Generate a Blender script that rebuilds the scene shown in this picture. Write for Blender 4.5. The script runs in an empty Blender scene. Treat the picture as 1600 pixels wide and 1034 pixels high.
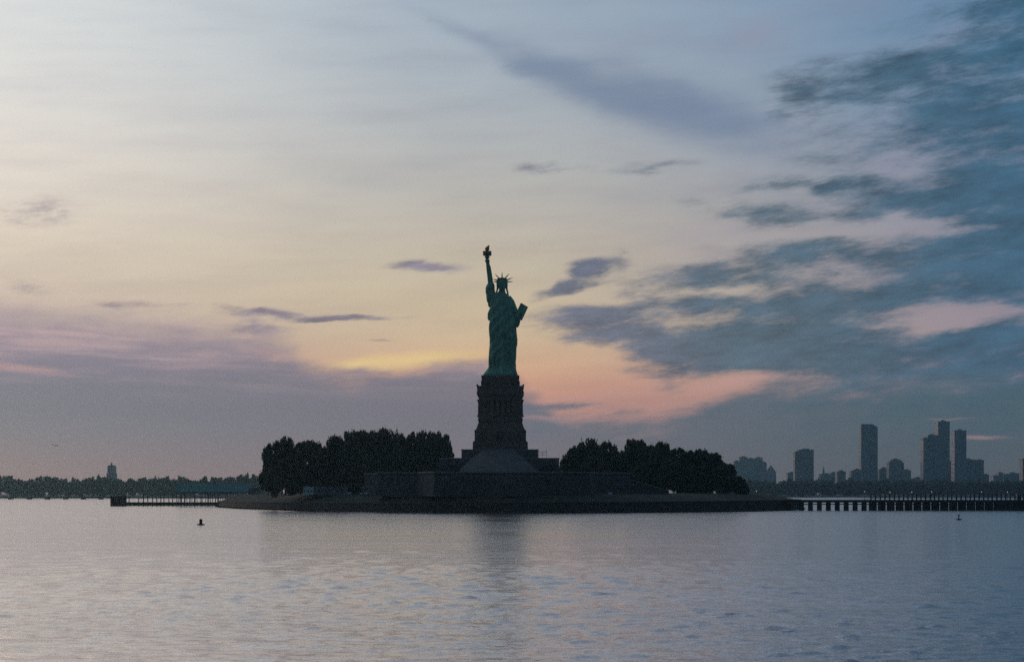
import bpy, bmesh, math, random
import numpy as np
from mathutils import Vector, Matrix

random.seed(7)
RNG = np.random.default_rng(7)
PI = math.pi
scene = bpy.context.scene
COL = scene.collection

# ------------------------------------------------------------------ camera
F = 2581.0            # focal length in photo pixels (photo 1600 x 1034)
CAM_H = 6.3           # ferry deck height above the water
HOR = 770.0           # photo row of the horizon
cam_d = bpy.data.cameras.new('camera')
cam = bpy.data.objects.new('camera', cam_d)
COL.objects.link(cam)
cam.location = (0, 0, CAM_H)
cam.rotation_euler = (PI / 2, 0, 0)
cam_d.sensor_width = 36.0
cam_d.lens = 36.0 * F / 1600.0
cam_d.shift_y = (HOR - 517.0) / 1600.0
cam_d.clip_start = 1.0
cam_d.clip_end = 20000.0
scene.camera = cam
scene.view_settings.view_transform = 'Standard'
scene.view_settings.look = 'None'
scene.view_settings.exposure = 0.0
scene.view_settings.gamma = 1.0
scene.cycles.use_denoising = False
scene.cycles.max_bounces = 6
scene.cycles.diffuse_bounces = 2
scene.cycles.glossy_bounces = 3
scene.cycles.volume_bounces = 1
scene.cycles.caustics_reflective = False
scene.cycles.caustics_refractive = False


def lin(c):
    out = []
    for v in c:
        v = v / 255.0
        out.append(v / 12.92 if v <= 0.04045 else ((v + 0.055) / 1.055) ** 2.4)
    return out


def mpp(Y):
    return Y / F


def PX(x, Y):
    return (x - 800.0) * Y / F


def PZ(y, Y):
    return CAM_H + (HOR - y) * Y / F


# ------------------------------------------------------------------ node helper
class S:
    """socket wrapper with arithmetic"""
    nt = None

    def __init__(s, v):
        s.v = v

    @staticmethod
    def math(op, *a, clamp=False):
        n = S.nt.nodes.new('ShaderNodeMath')
        n.operation = op
        n.use_clamp = clamp
        for i, q in enumerate(a):
            S.put(n.inputs[i], q)
        return S(n.outputs[0])

    @staticmethod
    def put(inp, q):
        if isinstance(q, S):
            q = q.v
        if hasattr(q, 'is_output'):
            S.nt.links.new(q, inp)
        else:
            inp.default_value = q

    def __add__(s, o): return S.math('ADD', s, o)
    __radd__ = __add__
    def __sub__(s, o): return S.math('SUBTRACT', s, o)
    def __rsub__(s, o): return S.math('SUBTRACT', o, s)
    def __mul__(s, o): return S.math('MULTIPLY', s, o)
    __rmul__ = __mul__
    def __truediv__(s, o): return S.math('DIVIDE', s, o)


def vmath(op, a, b=None, scale=None):
    n = S.nt.nodes.new('ShaderNodeVectorMath')
    n.operation = op
    S.put(n.inputs[0], a)
    if b is not None:
        S.put(n.inputs[1], b)
    if scale is not None:
        S.put(n.inputs['Scale'], scale)
    return S(n.outputs['Value'] if op in ('LENGTH', 'DOT_PRODUCT', 'DISTANCE') else n.outputs['Vector'])


def combine(x, y, z=0.0):
    n = S.nt.nodes.new('ShaderNodeCombineXYZ')
    for i, q in enumerate((x, y, z)):
        S.put(n.inputs[i], q)
    return S(n.outputs[0])


def noise(vec, scale, detail=4.0, rough=0.55, lac=2.0, color=False, dist=0.0):
    n = S.nt.nodes.new('ShaderNodeTexNoise')
    S.put(n.inputs['Vector'], vec)
    n.inputs['Scale'].default_value = scale
    n.inputs['Detail'].default_value = detail
    n.inputs['Roughness'].default_value = rough
    n.inputs['Lacunarity'].default_value = lac
    n.inputs['Distortion'].default_value = dist
    return S(n.outputs['Color' if color else 'Fac'])


def smooth(v, a, b, lo=0.0, hi=1.0):
    n = S.nt.nodes.new('ShaderNodeMapRange')
    n.interpolation_type = 'SMOOTHSTEP'
    S.put(n.inputs[0], v)
    for i, q in enumerate((a, b, lo, hi)):
        S.put(n.inputs[i + 1], q)
    return S(n.outputs[0])


def ramp(fac, stops, interp='B_SPLINE'):
    n = S.nt.nodes.new('ShaderNodeValToRGB')
    n.color_ramp.interpolation = interp
    S.put(n.inputs[0], fac)
    el = n.color_ramp.elements
    while len(el) < len(stops):
        el.new(0.5)
    for e, (p, c) in zip(el, stops):
        e.position = p
        e.color = (*c, 1.0)
    return S(n.outputs[0])


def mixc(fac, a, b, mode='MIX'):
    n = S.nt.nodes.new('ShaderNodeMix')
    n.data_type = 'RGBA'
    n.blend_type = mode
    n.clamp_factor = True
    S.put(n.inputs[0], fac)
    for i, q in ((6, a), (7, b)):
        if isinstance(q, (list, tuple)):
            q = (*q[:3], 1.0)
        S.put(n.inputs[i], q)
    return S(n.outputs[2])


def curve(v, pts):
    """float curve; pts (x, y) both already scaled to 0..1"""
    n = S.nt.nodes.new('ShaderNodeFloatCurve')
    S.put(n.inputs['Value'], v)
    c = n.mapping.curves[0]
    while len(c.points) < len(pts):
        c.points.new(0.5, 0.5)
    for p, (x, y) in zip(c.points, pts):
        p.location = (x, y)
        p.handle_type = 'AUTO'
    n.mapping.update()
    return S(n.outputs[0])


# ------------------------------------------------------------------ sky (world)
world = bpy.data.worlds.new('World')
scene.world = world
world.use_nodes = True
world.cycles.sampling_method = 'MANUAL'
world.cycles.sample_map_resolution = 512
wt = world.node_tree
wt.nodes.clear()
S.nt = wt
tc = wt.nodes.new('ShaderNodeTexCoord')
sep = wt.nodes.new('ShaderNodeSeparateXYZ')
wt.links.new(tc.outputs['Generated'], sep.inputs[0])
dx, dy, dz = S(sep.outputs[0]), S(sep.outputs[1]), S(sep.outputs[2])
K = F / 100.0
az = S.math('ARCTAN2', dx, dy)
el = S.math('ARCSINE', dz)
px = az * K + 8.0            # sky position by azimuth and elevation, 1 unit = 2.2 degrees
py = (el * -K) + HOR / 100.0
pos0 = combine(px, py)


def sky_at(x, y):
    """photo pixel -> (px, py) sky units"""
    X, Z = (x - 800.0) / F, (HOR - y) / F
    a = math.atan(X)
    e = math.atan(Z / math.hypot(1, X))
    return a * K + 8.0, HOR / 100.0 - e * K


# ragged displacement of the cloud edges, stretched along the horizon
def tilted(sx, sy, ang, zoff=0.0):
    c, s = math.cos(ang), math.sin(ang)
    u = px * c + py * s
    w = py * c - px * s
    return combine(u * sx, w * sy, zoff)


warp_c = noise(tilted(0.55, 1.5, -0.10), 1.0, 5.0, 0.60, color=True)
wv = vmath('SUBTRACT', warp_c, (0.5, 0.5, 0.5))
pos = vmath('ADD', pos0, vmath('MULTIPLY', wv, (1.5, 0.55, 0.0)))
pos_soft = vmath('ADD', pos0, vmath('MULTIPLY', wv, (0.8, 0.30, 0.0)))
fine = noise(tilted(0.8, 2.7, -0.13, 3.1), 1.25, 9.0, 0.66) * 0.8 + noise(tilted(0.7, 3.4, -0.09, 23.0), 4.2, 7.0, 0.68) * 0.2
fib = noise(tilted(0.35, 2.4, -0.05, 9.0), 1.1, 5.0, 0.55)


def blob(x, y, rx, ry, rot=0.0, p=None):
    """1 at the centre of an elliptical cloud patch, 0 at its rim"""
    cx, cy = sky_at(x, y)
    d = vmath('SUBTRACT', p if p is not None else pos, (cx, cy, 0.0))
    if rot:
        n = wt.nodes.new('ShaderNodeVectorRotate')
        n.rotation_type = 'Z_AXIS'
        S.put(n.inputs['Vector'], d)
        n.inputs['Angle'].default_value = -rot
        d = S(n.outputs[0])
    d = vmath('MULTIPLY', d, (100.0 / rx, 100.0 / ry, 0.0))
    return smooth(vmath('LENGTH', d), 1.0, 0.0)


def field(blobs, p=None):
    tot = None
    for b in blobs:
        w = b[5] if len(b) > 5 else 1.0
        q = blob(b[0], b[1], b[2], b[3], b[4] if len(b) > 4 else 0.0, p) * w
        tot = q if tot is None else tot + q
    return tot


# open sky: colour by height, fading with the angle from the veiled sun (left of the frame)
TOPY = -33.0


def column(stops):
    fac = (py - TOPY) * (1.0 / (7.7 - TOPY))
    return ramp(fac, [((y / 100.0 - TOPY) / (7.7 - TOPY), lin(c)) for y, c in stops])


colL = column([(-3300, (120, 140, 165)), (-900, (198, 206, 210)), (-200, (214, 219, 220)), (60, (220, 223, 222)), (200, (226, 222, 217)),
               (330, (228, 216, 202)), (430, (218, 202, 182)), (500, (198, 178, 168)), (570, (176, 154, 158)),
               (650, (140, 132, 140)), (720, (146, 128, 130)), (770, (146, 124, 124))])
colC = column([(-3300, (85, 110, 140)), (-900, (138, 158, 182)), (-200, (154, 170, 188)), (60, (160, 174, 189)), (200, (174, 180, 184)),
               (330, (186, 180, 172)), (430, (198, 184, 160)), (520, (209, 187, 154)), (570, (219, 174, 136)),
               (610, (212, 152, 128)), (660, (196, 142, 130)), (720, (138, 126, 134)), (770, (128, 116, 124))])
colR = column([(-3300, (60, 85, 112)), (-900, (82, 112, 145)), (-200, (98, 132, 165)), (60, (106, 139, 170)), (200, (116, 138, 165)),
               (330, (138, 142, 158)), (430, (150, 142, 155)), (520, (152, 141, 151)), (600, (166, 134, 138)),
               (660, (128, 118, 128)), (720, (108, 108, 118)), (770, (104, 104, 112))])
colD = column([(-3300, (48, 66, 88)), (-900, (54, 78, 104)), (0, (62, 88, 114)), (400, (72, 94, 114)), (770, (78, 90, 102))])
colE = column([(-3300, (40, 54, 70)), (-900, (38, 50, 64)), (0, (38, 49, 61)), (770, (42, 48, 56))])
sun_x = -4.5
dsun = S.math('ABSOLUTE', px - sun_x)
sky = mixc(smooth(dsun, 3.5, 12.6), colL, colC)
sky = mixc(smooth(dsun, 11.5, 20.5), sky, colR)
sky = mixc(smooth(dsun, 20.0, 38.0), sky, colD)
sky = mixc(smooth(dsun, 38.0, 66.0), sky, colE)

# a thin veil with faint streaks over the whole sky
veil = (fib - 0.5) * 0.34 + 1.0
sky = mixc(1.0, sky, combine(veil, veil, (veil - 1.0) * 0.7 + 1.0), 'MULTIPLY')

# lilac mottling of the high cloud away from the sun
lil = smooth(noise(tilted(0.5, 1.3, -0.2, 12.0), 0.9, 7.0, 0.62), 0.42, 0.66) * smooth(px, 8.0, 12.0) * smooth(py, 5.5, 3.5)
sky = mixc(lil * 0.34, sky, lin((150, 142, 162)))

# soft grey-blue streak of high cloud at the top
soft = field([(1000, 150, 330, 75, 0.28, .85), (850, 108, 220, 45, 0.40, 0.5), (1120, 190, 240, 80, 0.28, 0.45), (1000, 60, 300, 60, .1, .25),
              (560, 275, 200, 40, 0.05, 0.28), (700, 40, 160, 22, 0.5, .3)], pos_soft)
soft = smooth(soft + (fib - 0.5) * 0.9 + (fine - 0.5) * 0.7 * S.math('MINIMUM', soft * 3.0, 1.0), 0.0, 1.2) * 0.72
sky = mixc(soft, sky, lin((104, 122, 152)))

# cloud sheets on the right: slate blue with ragged rims.  Cover by height (rows) and azimuth.
COVER = [
    (-260, [(1150, 0), (1400, .2), (1700, .5), (2100, .4)]),
    (-60, [(1150, 0), (1300, .1), (1450, .2), (1560, .45), (1700, .7)]),
    (0, [(1150, 0), (1300, .1), (1450, .15), (1560, .5), (1650, .7)]),
    (50, [(1150, 0), (1330, .1), (1400, .15), (1480, .25), (1550, .6), (1650, .8)]),
    (80, [(1200, 0), (1350, .1), (1450, .45), (1520, .6), (1650, .7)]),
    (105, [(1150, 0), (1200, .3), (1270, .45), (1330, .4), (1370, .75), (1480, .95), (1560, .75), (1650, .7)]),
    (130, [(1170, 0), (1220, .5), (1350, .65), (1420, .95), (1500, .8), (1520, .5), (1600, .75)]),
    (155, [(1190, 0), (1230, .75), (1320, .85), (1390, .5), (1440, .6), (1490, .35), (1540, .7), (1580, .35), (1640, .7)]),
    (185, [(1200, 0), (1240, .45), (1290, .25), (1330, .2), (1400, .6), (1450, .95), (1550, .95), (1650, .9)]),
    (215, [(1180, 0), (1280, .25), (1330, .25), (1400, .5), (1480, .85), (1650, .9)]),
    (245, [(1180, .05), (1280, .35), (1340, .2), (1420, .5), (1500, .6), (1650, .85)]),
    (270, [(1150, .0), (1300, .25), (1400, .3), (1480, .5), (1650, .9)]),
    (292, [(1100, .0), (1170, .3), (1220, .7), (1300, .8), (1400, .75), (1500, .75), (1650, .95)]),
    (310, [(1040, 0), (1080, .3), (1180, .15), (1260, .1), (1320, .6), (1400, .9), (1500, .95), (1650, 1)]),
    (327, [(1080, 0), (1140, .45), (1200, .55), (1260, .25), (1320, .4), (1400, .75), (1500, 1), (1650, 1)]),
    (341, [(1130, .05), (1210, .7), (1300, .75), (1370, .75), (1400, .45), (1480, .95), (1650, 1)]),
    (355, [(1150, .2), (1220, .5), (1280, .15), (1400, .15), (1480, .5), (1550, .9), (1650, 1)]),
    (368, [(1100, .1), (1200, .0), (1400, .0), (1460, .3), (1510, .1), (1540, .7), (1650, .95)]),
    (382, [(1080, .05), (1115, .35), (1150, .1), (1250, .65), (1330, .6), (1400, .3), (1440, .6), (1520, .8), (1650, 1)]),
    (400, [(1090, .1), (1140, .2), (1200, .8), (1280, .9), (1400, .75), (1500, .9), (1650, 1)]),
    (418, [(990, .0), (1080, .75), (1150, .9), (1250, .85), (1290, .35), (1330, .25), (1370, .8), (1500, 1), (1650, 1)]),
    (433, [(930, 0), (980, .5), (1060, .65), (1120, .9), (1200, .7), (1250, .25), (1300, .3), (1350, .7), (1500, 1), (1650, 1)]),
    (449, [(920, 0), (980, .55), (1050, .45), (1100, .3), (1180, .3), (1250, .6), (1330, .6), (1370, .4), (1420, .85), (1650, 1)]),
    (466, [(930, .05), (980, .15), (1030, .8), (1120, .95), (1180, .55), (1260, .85), (1400, .95), (1500, .8), (1560, .7), (1650, .9)]),
    (481, [(825, .05), (870, .65), (950, .85), (1005, .55), (1040, .6), (1100, .85), (1170, .6), (1250, 1), (1400, .95), (1460, .2), (1550, .5), (1650, .7)]),
    (496, [(825, .3), (880, .75), (980, .95), (1040, .25), (1070, .7), (1130, .3), (1180, .6), (1300, 1), (1380, .85), (1420, .2), (1480, .0), (1560, .1), (1650, .4)]),
    (512, [(825, .3), (870, .4), (960, .85), (1030, .8), (1075, .35), (1120, .9), (1300, 1), (1360, .5), (1440, .15), (1480, .15), (1550, .5), (1650, .7)]),
    (528, [(840, .0), (870, .35), (900, .6), (980, .8), (1030, .95), (1150, 1), (1280, 1), (1350, .75), (1420, .75), (1500, .9), (1650, .9)]),
    (545, [(860, .0), (930, .05), (980, .6), (1040, 1), (1150, 1), (1300, 1), (1500, .9), (1650, .9)]),
    (562, [(900, 0), (990, .1), (1030, .7), (1080, .95), (1200, 1), (1350, 1), (1500, .9), (1650, .9)]),
    (575, [(960, .0), (990, .75), (1040, .6), (1090, .7), (1180, .95), (1250, .95), (1320, .75), (1400, .95), (1500, .9), (1650, .9)]),
    (590, [(1000, .0), (1060, .35), (1100, .15), (1180, .1), (1220, .5), (1300, .6), (1380, .85), (1500, .85), (1650, .85)]),
    (605, [(1000, 0), (1060, .45), (1100, 0), (1180, .1), (1230, .4), (1350, .7), (1650, .8)]),
    (622, [(850, .0), (900, .1), (950, 0), (1100, 0), (1200, .45), (1350, .65), (1650, .75)]),
    (633, [(810, .55), (880, .9), (930, .6), (955, 0), (1100, .2), (1200, .5), (1650, .7)]),
    (643, [(820, .2), (880, .1), (965, .2), (985, .6), (1005, .1), (1100, .3), (1650, .7)]),
    (662, [(820, .5), (900, .3), (1000, .2), (1650, .6)]),
    (700, [(820, .2), (1650, .3)]),
]
TX0, TX1 = 8.0, 21.0          # sky units covered by the table, left to right
TY0, TY1 = -3.0, 7.4
sepp = wt.nodes.new('ShaderNodeSeparateXYZ')
S.put(sepp.inputs[0], vmath('ADD', pos0, vmath('MULTIPLY', wv, (0.75, 0.30, 0.0))))
tx = (S(sepp.outputs[0]) - TX0) * (1.0 / (TX1 - TX0))
ty = (S(sepp.outputs[1]) - TY0) * (1.0 / (TY1 - TY0))
rows_y = [sky_at(1250, r[0])[1] for r in COVER]
dark = None
for g in range(0, len(COVER), 3):
    tri = COVER[g:g + 3]
    stops = []
    for k in range(32):
        xs_ = TX0 + (TX1 - TX0) * k / 31.0
        vals = []
        for _, pts in tri:
            xx = [sky_at(p[0], 400)[0] for p in pts]
            vals.append(float(np.interp(xs_, xx, [p[1] for p in pts], left=pts[0][1] if pts[0][0] < 830 else 0.0)))
        stops.append((k / 31.0, vals + [0.0] * (3 - len(vals))))
    rampx = ramp(tx, stops, 'LINEAR')
    ws = []
    marks = rows_y[max(0, g - 1):g + 4]
    for m in marks:
        ws.append(((m - TY0) / (TY1 - TY0), [1.0 if (g + c < len(COVER) and abs(rows_y[g + c] - m) < 1e-9) else 0.0 for c in range(3)]))
    if g + 3 >= len(COVER):
        ws.append((1.0, [0.0, 0.0, 0.0]))
    rampy = ramp(ty, ws, 'LINEAR')
    d_ = vmath('DOT_PRODUCT', rampx, rampy)
    dark = d_ if dark is None else dark + d_
dark = dark * smooth(px, 7.7, 8.4)
small = field([(938, 413, 75, 24, -0.10, .95), (905, 430, 60, 16, -.5, .45), (880, 453, 95, 18, -0.32, .95), (668, 420, 105, 18, 0.0, .95), (440, 493, 190, 14, 0.04, .8), (560, 498, 140, 10, -0.04, .6), (402, 516, 110, 22, 0.04, .5),
    (60, 332, 125, 36, -0.05, .42), (170, 471, 120, 15, 0.0, .38), (45, 447, 80, 26, 0, .3), (870, 263, 120, 20, 0, .42), (1030, 262, 110, 17, -0.08, .38), (590, 530, 42, 6, 0, .4), (300, 480, 110, 9, 0, .25)], vmath('ADD', pos0, vmath('MULTIPLY', wv, (1.1, 0.5, 0.0))))
cover = dark + small
edge_n = S.math('MINIMUM', cover * 3.0, 1.0)
dens = smooth(cover * 1.14 + (fine - 0.5) * edge_n * 2.7, 0.05, 1.02)
cloud_col = ramp((px - 4.0) * (1.0 / 14.0), [(0.0, lin((132, 120, 138))), (0.2, lin((130, 122, 138))), (0.38, lin((98, 104, 124))), (0.55, lin((72, 95, 112))),
                                           (0.85, lin((54, 92, 117))), (1.0, lin((38, 84, 114)))], 'EASE')
shade = (noise(tilted(0.6, 2.0, -0.1, 5.0), 1.6, 8.0, 0.68) - 0.5) * 1.9 + 1.0
cloud_col = mixc(1.0, cloud_col, combine(shade, shade, shade), 'MULTIPLY')
sky = mixc(dens * 0.94, sky, cloud_col)

# low violet bank along the horizon with a wavy upper rim
CX0, CX1, CY0, CY1 = -6.0, 22.0, 4.0, 8.0
bank_edge = curve((px - CX0) * (1.0 / (CX1 - CX0)),
                  [((x / 100.0 - CX0) / (CX1 - CX0), (y / 100.0 - CY0) / (CY1 - CY0)) for x, y in
                   [(-600, 520), (0, 502), (180, 508), (330, 522), (450, 545), (545, 581), (640, 574), (740, 556), (790, 580),
                    (850, 630), (910, 662), (1000, 658), (1100, 642), (1200, 612), (1320, 606), (1600, 600), (2200, 600)]])
bank_edge = bank_edge * (CY1 - CY0) + CY0
sepw = wt.nodes.new('ShaderNodeSeparateXYZ')
S.put(sepw.inputs[0], wv)
wob = S(sepw.outputs[1]) * 0.9 + (fine - 0.5) * 0.7
softness = smooth(px, 2.0, 6.0, 0.75, 0.40)
bank = smooth((py - bank_edge + wob) / softness, -0.5, 0.7)
bL = column([(400, (160, 140, 156)), (530, (146, 128, 148)), (585, (104, 108, 128)), (660, (98, 102, 118)), (720, (124, 108, 116)), (770, (130, 110, 112))])
bR = column([(400, (84, 104, 120)), (560, (74, 98, 112)), (640, (66, 90, 102)), (700, (76, 86, 94)), (770, (82, 84, 90))])
bcol = mixc(smooth(px, 6.0, 14.5), bL, bR)
streak = smooth((noise(tilted(0.25, 2.6, 0.03, 7.0), 1.7, 7.0, 0.62)), 0.42, 0.64)
bcol = mixc(streak * smooth(py, 6.4, 5.2) * 0.75, bcol, lin((188, 160, 166)))
streak2 = smooth((noise(tilted(0.25, 2.4, 0.02, 17.0), 1.4, 7.0, 0.62)), 0.46, 0.66)
bcol = mixc(streak2 * smooth(py, 6.6, 5.0) * 0.6, bcol, lin((112, 112, 136)))
sky = mixc(bank * smooth(px, -40.0, -6.0, 0.0, 1.0) * 0.9, sky, bcol)
# lit under-edges: yellow rim left of the statue, rose patches right of it
glow = field([(650, 561, 170, 17, -0.10, .95), (560, 570, 80, 14, 0.05, .5)], pos_soft)
sky = mixc(glow * 0.95, sky, lin((234, 202, 140)))
rose = field([(20, 574, 120, 11, 0.10, .7), (300, 572, 90, 6, 0.02, .35), (1540, 683, 58, 5, 0.0, .6), (430, 552, 60, 9, .1, .35), (1480, 655, 60, 3, 0, .3),
              (860, 655, 90, 7, 0.0, .5), (910, 620, 120, 7, -.05, .4), (1140, 598, 110, 12, -.15, .45)], pos_soft)
sky = mixc(rose * 0.75, sky, lin((200, 152, 148)))

nish = wt.nodes.new('ShaderNodeTexSky')
nish.sky_type = 'NISHITA'
nish.sun_disc = False
SUN_AZ = math.radians(-27.0)
SUN_EL = math.radians(5.0)
nish.sun_elevation = SUN_EL
nish.sun_rotation = SUN_AZ
bg1 = wt.nodes.new('ShaderNodeBackground')
S.put(bg1.inputs[0], sky)
bg1.inputs[1].default_value = 1.0
bg2 = wt.nodes.new('ShaderNodeBackground')
wt.links.new(nish.outputs[0], bg2.inputs[0])
bg2.inputs[1].default_value = 0.0015
addn = wt.nodes.new('ShaderNodeAddShader')
wt.links.new(bg1.outputs[0], addn.inputs[0])
wt.links.new(bg2.outputs[0], addn.inputs[1])
wo = wt.nodes.new('ShaderNodeOutputWorld')
wt.links.new(addn.outputs[0], wo.inputs[0])

# ------------------------------------------------------------------ sun (veiled, low, behind and left)
sl = bpy.data.lights.new('sun', 'SUN')
sl.energy = 0.28
sl.angle = math.radians(16)
sl.color = (1.0, 0.62, 0.42)
sun = bpy.data.objects.new('sun', sl)
COL.objects.link(sun)
sdir = Vector((math.sin(SUN_AZ) * math.cos(SUN_EL), math.cos(SUN_AZ) * math.cos(SUN_EL), math.sin(SUN_EL)))
sun.rotation_euler = (-sdir).to_track_quat('-Z', 'Y').to_euler()
sun.location = (-200, 300, 120)


# ------------------------------------------------------------------ materials
def material(name):
    m = bpy.data.materials.new(name)
    m.use_nodes = True
    nt = m.node_tree
    S.nt = nt
    b = nt.nodes['Principled BSDF']
    return m, nt, b


def obj_coord():
    t = S.nt.nodes.new('ShaderNodeTexCoord')
    return S(t.outputs['Object'])


def geo_pos():
    t = S.nt.nodes.new('ShaderNodeNewGeometry')
    return S(t.outputs['Position'])


def bump(b, h, strength, dist):
    n = S.nt.nodes.new('ShaderNodeBump')
    n.inputs['Strength'].default_value = strength
    n.inputs['Distance'].default_value = dist
    S.put(n.inputs['Height'], h)
    S.nt.links.new(n.outputs[0], b.inputs['Normal'])


def plain(name, c1, c2, scale, rough=0.8, bstr=0.0, bdist=0.1, metal=0.0, detail=5.0, stretch=(1, 1, 1)):
    m, nt, b = material(name)
    v = vmath('MULTIPLY', geo_pos(), stretch)
    n = noise(v, scale, detail, 0.6)
    S.put(b.inputs['Base Color'], mixc(smooth(n, 0.3, 0.7), c1, c2))
    b.inputs['Roughness'].default_value = rough
    b.inputs['Metallic'].default_value = metal
    if bstr:
        bump(b, n, bstr, bdist)
    return m


def masonry(name, c1, c2, cm, bw, bh, rough=0.85, rot=True):
    m, nt, b = material(name)
    g = nt.nodes.new('ShaderNodeNewGeometry')
    sp = nt.nodes.new('ShaderNodeSeparateXYZ')
    nt.links.new(g.outputs['Position'], sp.inputs[0])
    v = combine(S(sp.outputs[0]) + S(sp.outputs[1]) * 1.0, S(sp.outputs[2]), 0.0)
    br = nt.nodes.new('ShaderNodeTexBrick')
    S.put(br.inputs['Vector'], v)
    br.inputs['Color1'].default_value = (*c1, 1)
    br.inputs['Color2'].default_value = (*c2, 1)
    br.inputs['Mortar'].default_value = (*cm, 1)
    br.inputs['Scale'].default_value = 1.0
    br.inputs['Brick Width'].default_value = bw
    br.inputs['Row Height'].default_value = bh
    br.inputs['Mortar Size'].default_value = 0.05
    br.inputs['Bias'].default_value = 0.0
    n = noise(S(g.outputs['Position']), 0.35, 5.0, 0.65)
    k = smooth(n, 0.2, 0.8, 0.65, 1.2)
    S.put(b.inputs['Base Color'], mixc(1.0, S(br.outputs['Color']), combine(k, k, k), 'MULTIPLY'))
    b.inputs['Roughness'].default_value = rough
    h = S(br.outputs['Fac']) * -1.0 + n * 0.6
    bump(b, h, 0.7, 0.12)
    return m


def make_copper():
    m, nt, b = material('verdigris_copper')
    p = obj_coord()
    n1 = noise(vmath('MULTIPLY', p, (1.0, 1.0, 0.16)), 0.9, 6.0, 0.65)
    n2 = noise(p, 0.25, 4.0, 0.6)
    c = mixc(smooth(n1, 0.32, 0.68), (0.12, 0.33, 0.215), (0.30, 0.60, 0.41))
    c = mixc(smooth(n2, 0.52, 0.75) * 0.55, c, (0.07, 0.12, 0.10))
    S.put(b.inputs['Base Color'], c)
    b.inputs['Roughness'].default_value = 0.75
    bump(b, n1, 0.25, 0.08)
    return m


MAT = {}
MAT['copper'] = make_copper()
MAT['torch_glow_tint'] = plain('copper_glow_tint', (0.20, 0.10, 0.06), (0.28, 0.15, 0.09), 1.2, 0.55)  # torch metal with the red-brown sunset glow put into its colour
MAT['gold'] = plain('gilded_flame', (0.55, 0.22, 0.05), (0.65, 0.3, 0.08), 1.5, 0.45, metal=0.6)
MAT['granite'] = masonry('pedestal_granite', (0.17, 0.11, 0.088), (0.24, 0.16, 0.13), (0.075, 0.055, 0.05), 1.9, 0.85)
MAT['granite_trim'] = plain('granite_trim', (0.17, 0.115, 0.095), (0.23, 0.165, 0.14), 0.6, 0.85, 0.3, 0.06)
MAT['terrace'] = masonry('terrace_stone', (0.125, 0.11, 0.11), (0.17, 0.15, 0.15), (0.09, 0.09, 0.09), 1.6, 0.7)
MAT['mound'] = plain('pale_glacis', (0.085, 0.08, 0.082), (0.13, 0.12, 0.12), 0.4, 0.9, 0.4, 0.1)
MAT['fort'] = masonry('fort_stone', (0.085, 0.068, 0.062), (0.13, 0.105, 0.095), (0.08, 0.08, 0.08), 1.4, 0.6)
MAT['coping'] = plain('pale_coping', (0.24, 0.235, 0.23), (0.32, 0.31, 0.30), 0.5, 0.8, 0.2, 0.05)
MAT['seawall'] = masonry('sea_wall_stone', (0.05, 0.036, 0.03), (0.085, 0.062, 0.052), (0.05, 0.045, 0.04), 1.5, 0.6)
MAT['dark_void'] = plain('dark_opening', (0.015, 0.015, 0.017), (0.02, 0.02, 0.022), 0.5, 0.6)
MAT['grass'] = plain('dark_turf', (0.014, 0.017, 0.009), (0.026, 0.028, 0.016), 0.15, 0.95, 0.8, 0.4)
MAT['land'] = plain('far_ground', (0.04, 0.045, 0.03), (0.06, 0.06, 0.045), 0.01, 0.95)
MAT['bark'] = plain('bark', (0.045, 0.034, 0.026), (0.075, 0.058, 0.045), 1.5, 0.95, 0.8, 0.1, stretch=(1, 1, .3))
MAT['timber'] = plain('weathered_timber', (0.05, 0.042, 0.036), (0.095, 0.08, 0.07), 0.8, 0.9, 0.5, 0.05)
MAT['concrete'] = plain('pier_concrete', (0.11, 0.105, 0.10), (0.17, 0.16, 0.15), 0.6, 0.9, 0.3, 0.05)
MAT['green_roof'] = plain('green_metal_roof', (0.08, 0.27, 0.24), (0.11, 0.33, 0.29), 0.3, 0.5)
MAT['white_paint'] = plain('white_paint', (0.78, 0.78, 0.77), (0.84, 0.84, 0.83), 0.5, 0.7)
MAT['grey_panel'] = plain('grey_panel', (0.16, 0.17, 0.19), (0.25, 0.26, 0.29), 0.4, 0.7)
MAT['steel'] = plain('grey_steel', (0.22, 0.22, 0.22), (0.30, 0.30, 0.30), 0.8, 0.5, metal=0.3)
MAT['rust'] = plain('rusty_buoy_paint', (0.10, 0.045, 0.03), (0.17, 0.08, 0.05), 2.0, 0.6)
MAT['buoy_green'] = plain('dark_green_paint', (0.03, 0.06, 0.05), (0.05, 0.08, 0.07), 2.0, 0.6)


def make_leaf():
    m, nt, b = material('foliage')
    n = noise(geo_pos(), 0.35, 3.0, 0.6)
    oi = nt.nodes.new('ShaderNodeObjectInfo')
    c = mixc(smooth(n, 0.3, 0.7), (0.020, 0.034, 0.014), (0.050, 0.072, 0.026))
    c = mixc(S(oi.outputs['Random']) * 0.45, c, (0.055, 0.060, 0.028))
    S.put(b.inputs['Base Color'], c)
    b.inputs['Roughness'].default_value = 0.75
    tr = nt.nodes.new('ShaderNodeBsdfTranslucent')
    S.put(tr.inputs[0], c)
    mx = nt.nodes.new('ShaderNodeMixShader')
    mx.inputs[0].default_value = 0.25
    nt.links.new(b.outputs[0], mx.inputs[1])
    nt.links.new(tr.outputs[0], mx.inputs[2])
    nt.links.new(mx.outputs[0], nt.nodes['Material Output'].inputs[0])
    return m


MAT['leaf'] = make_leaf()


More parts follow.
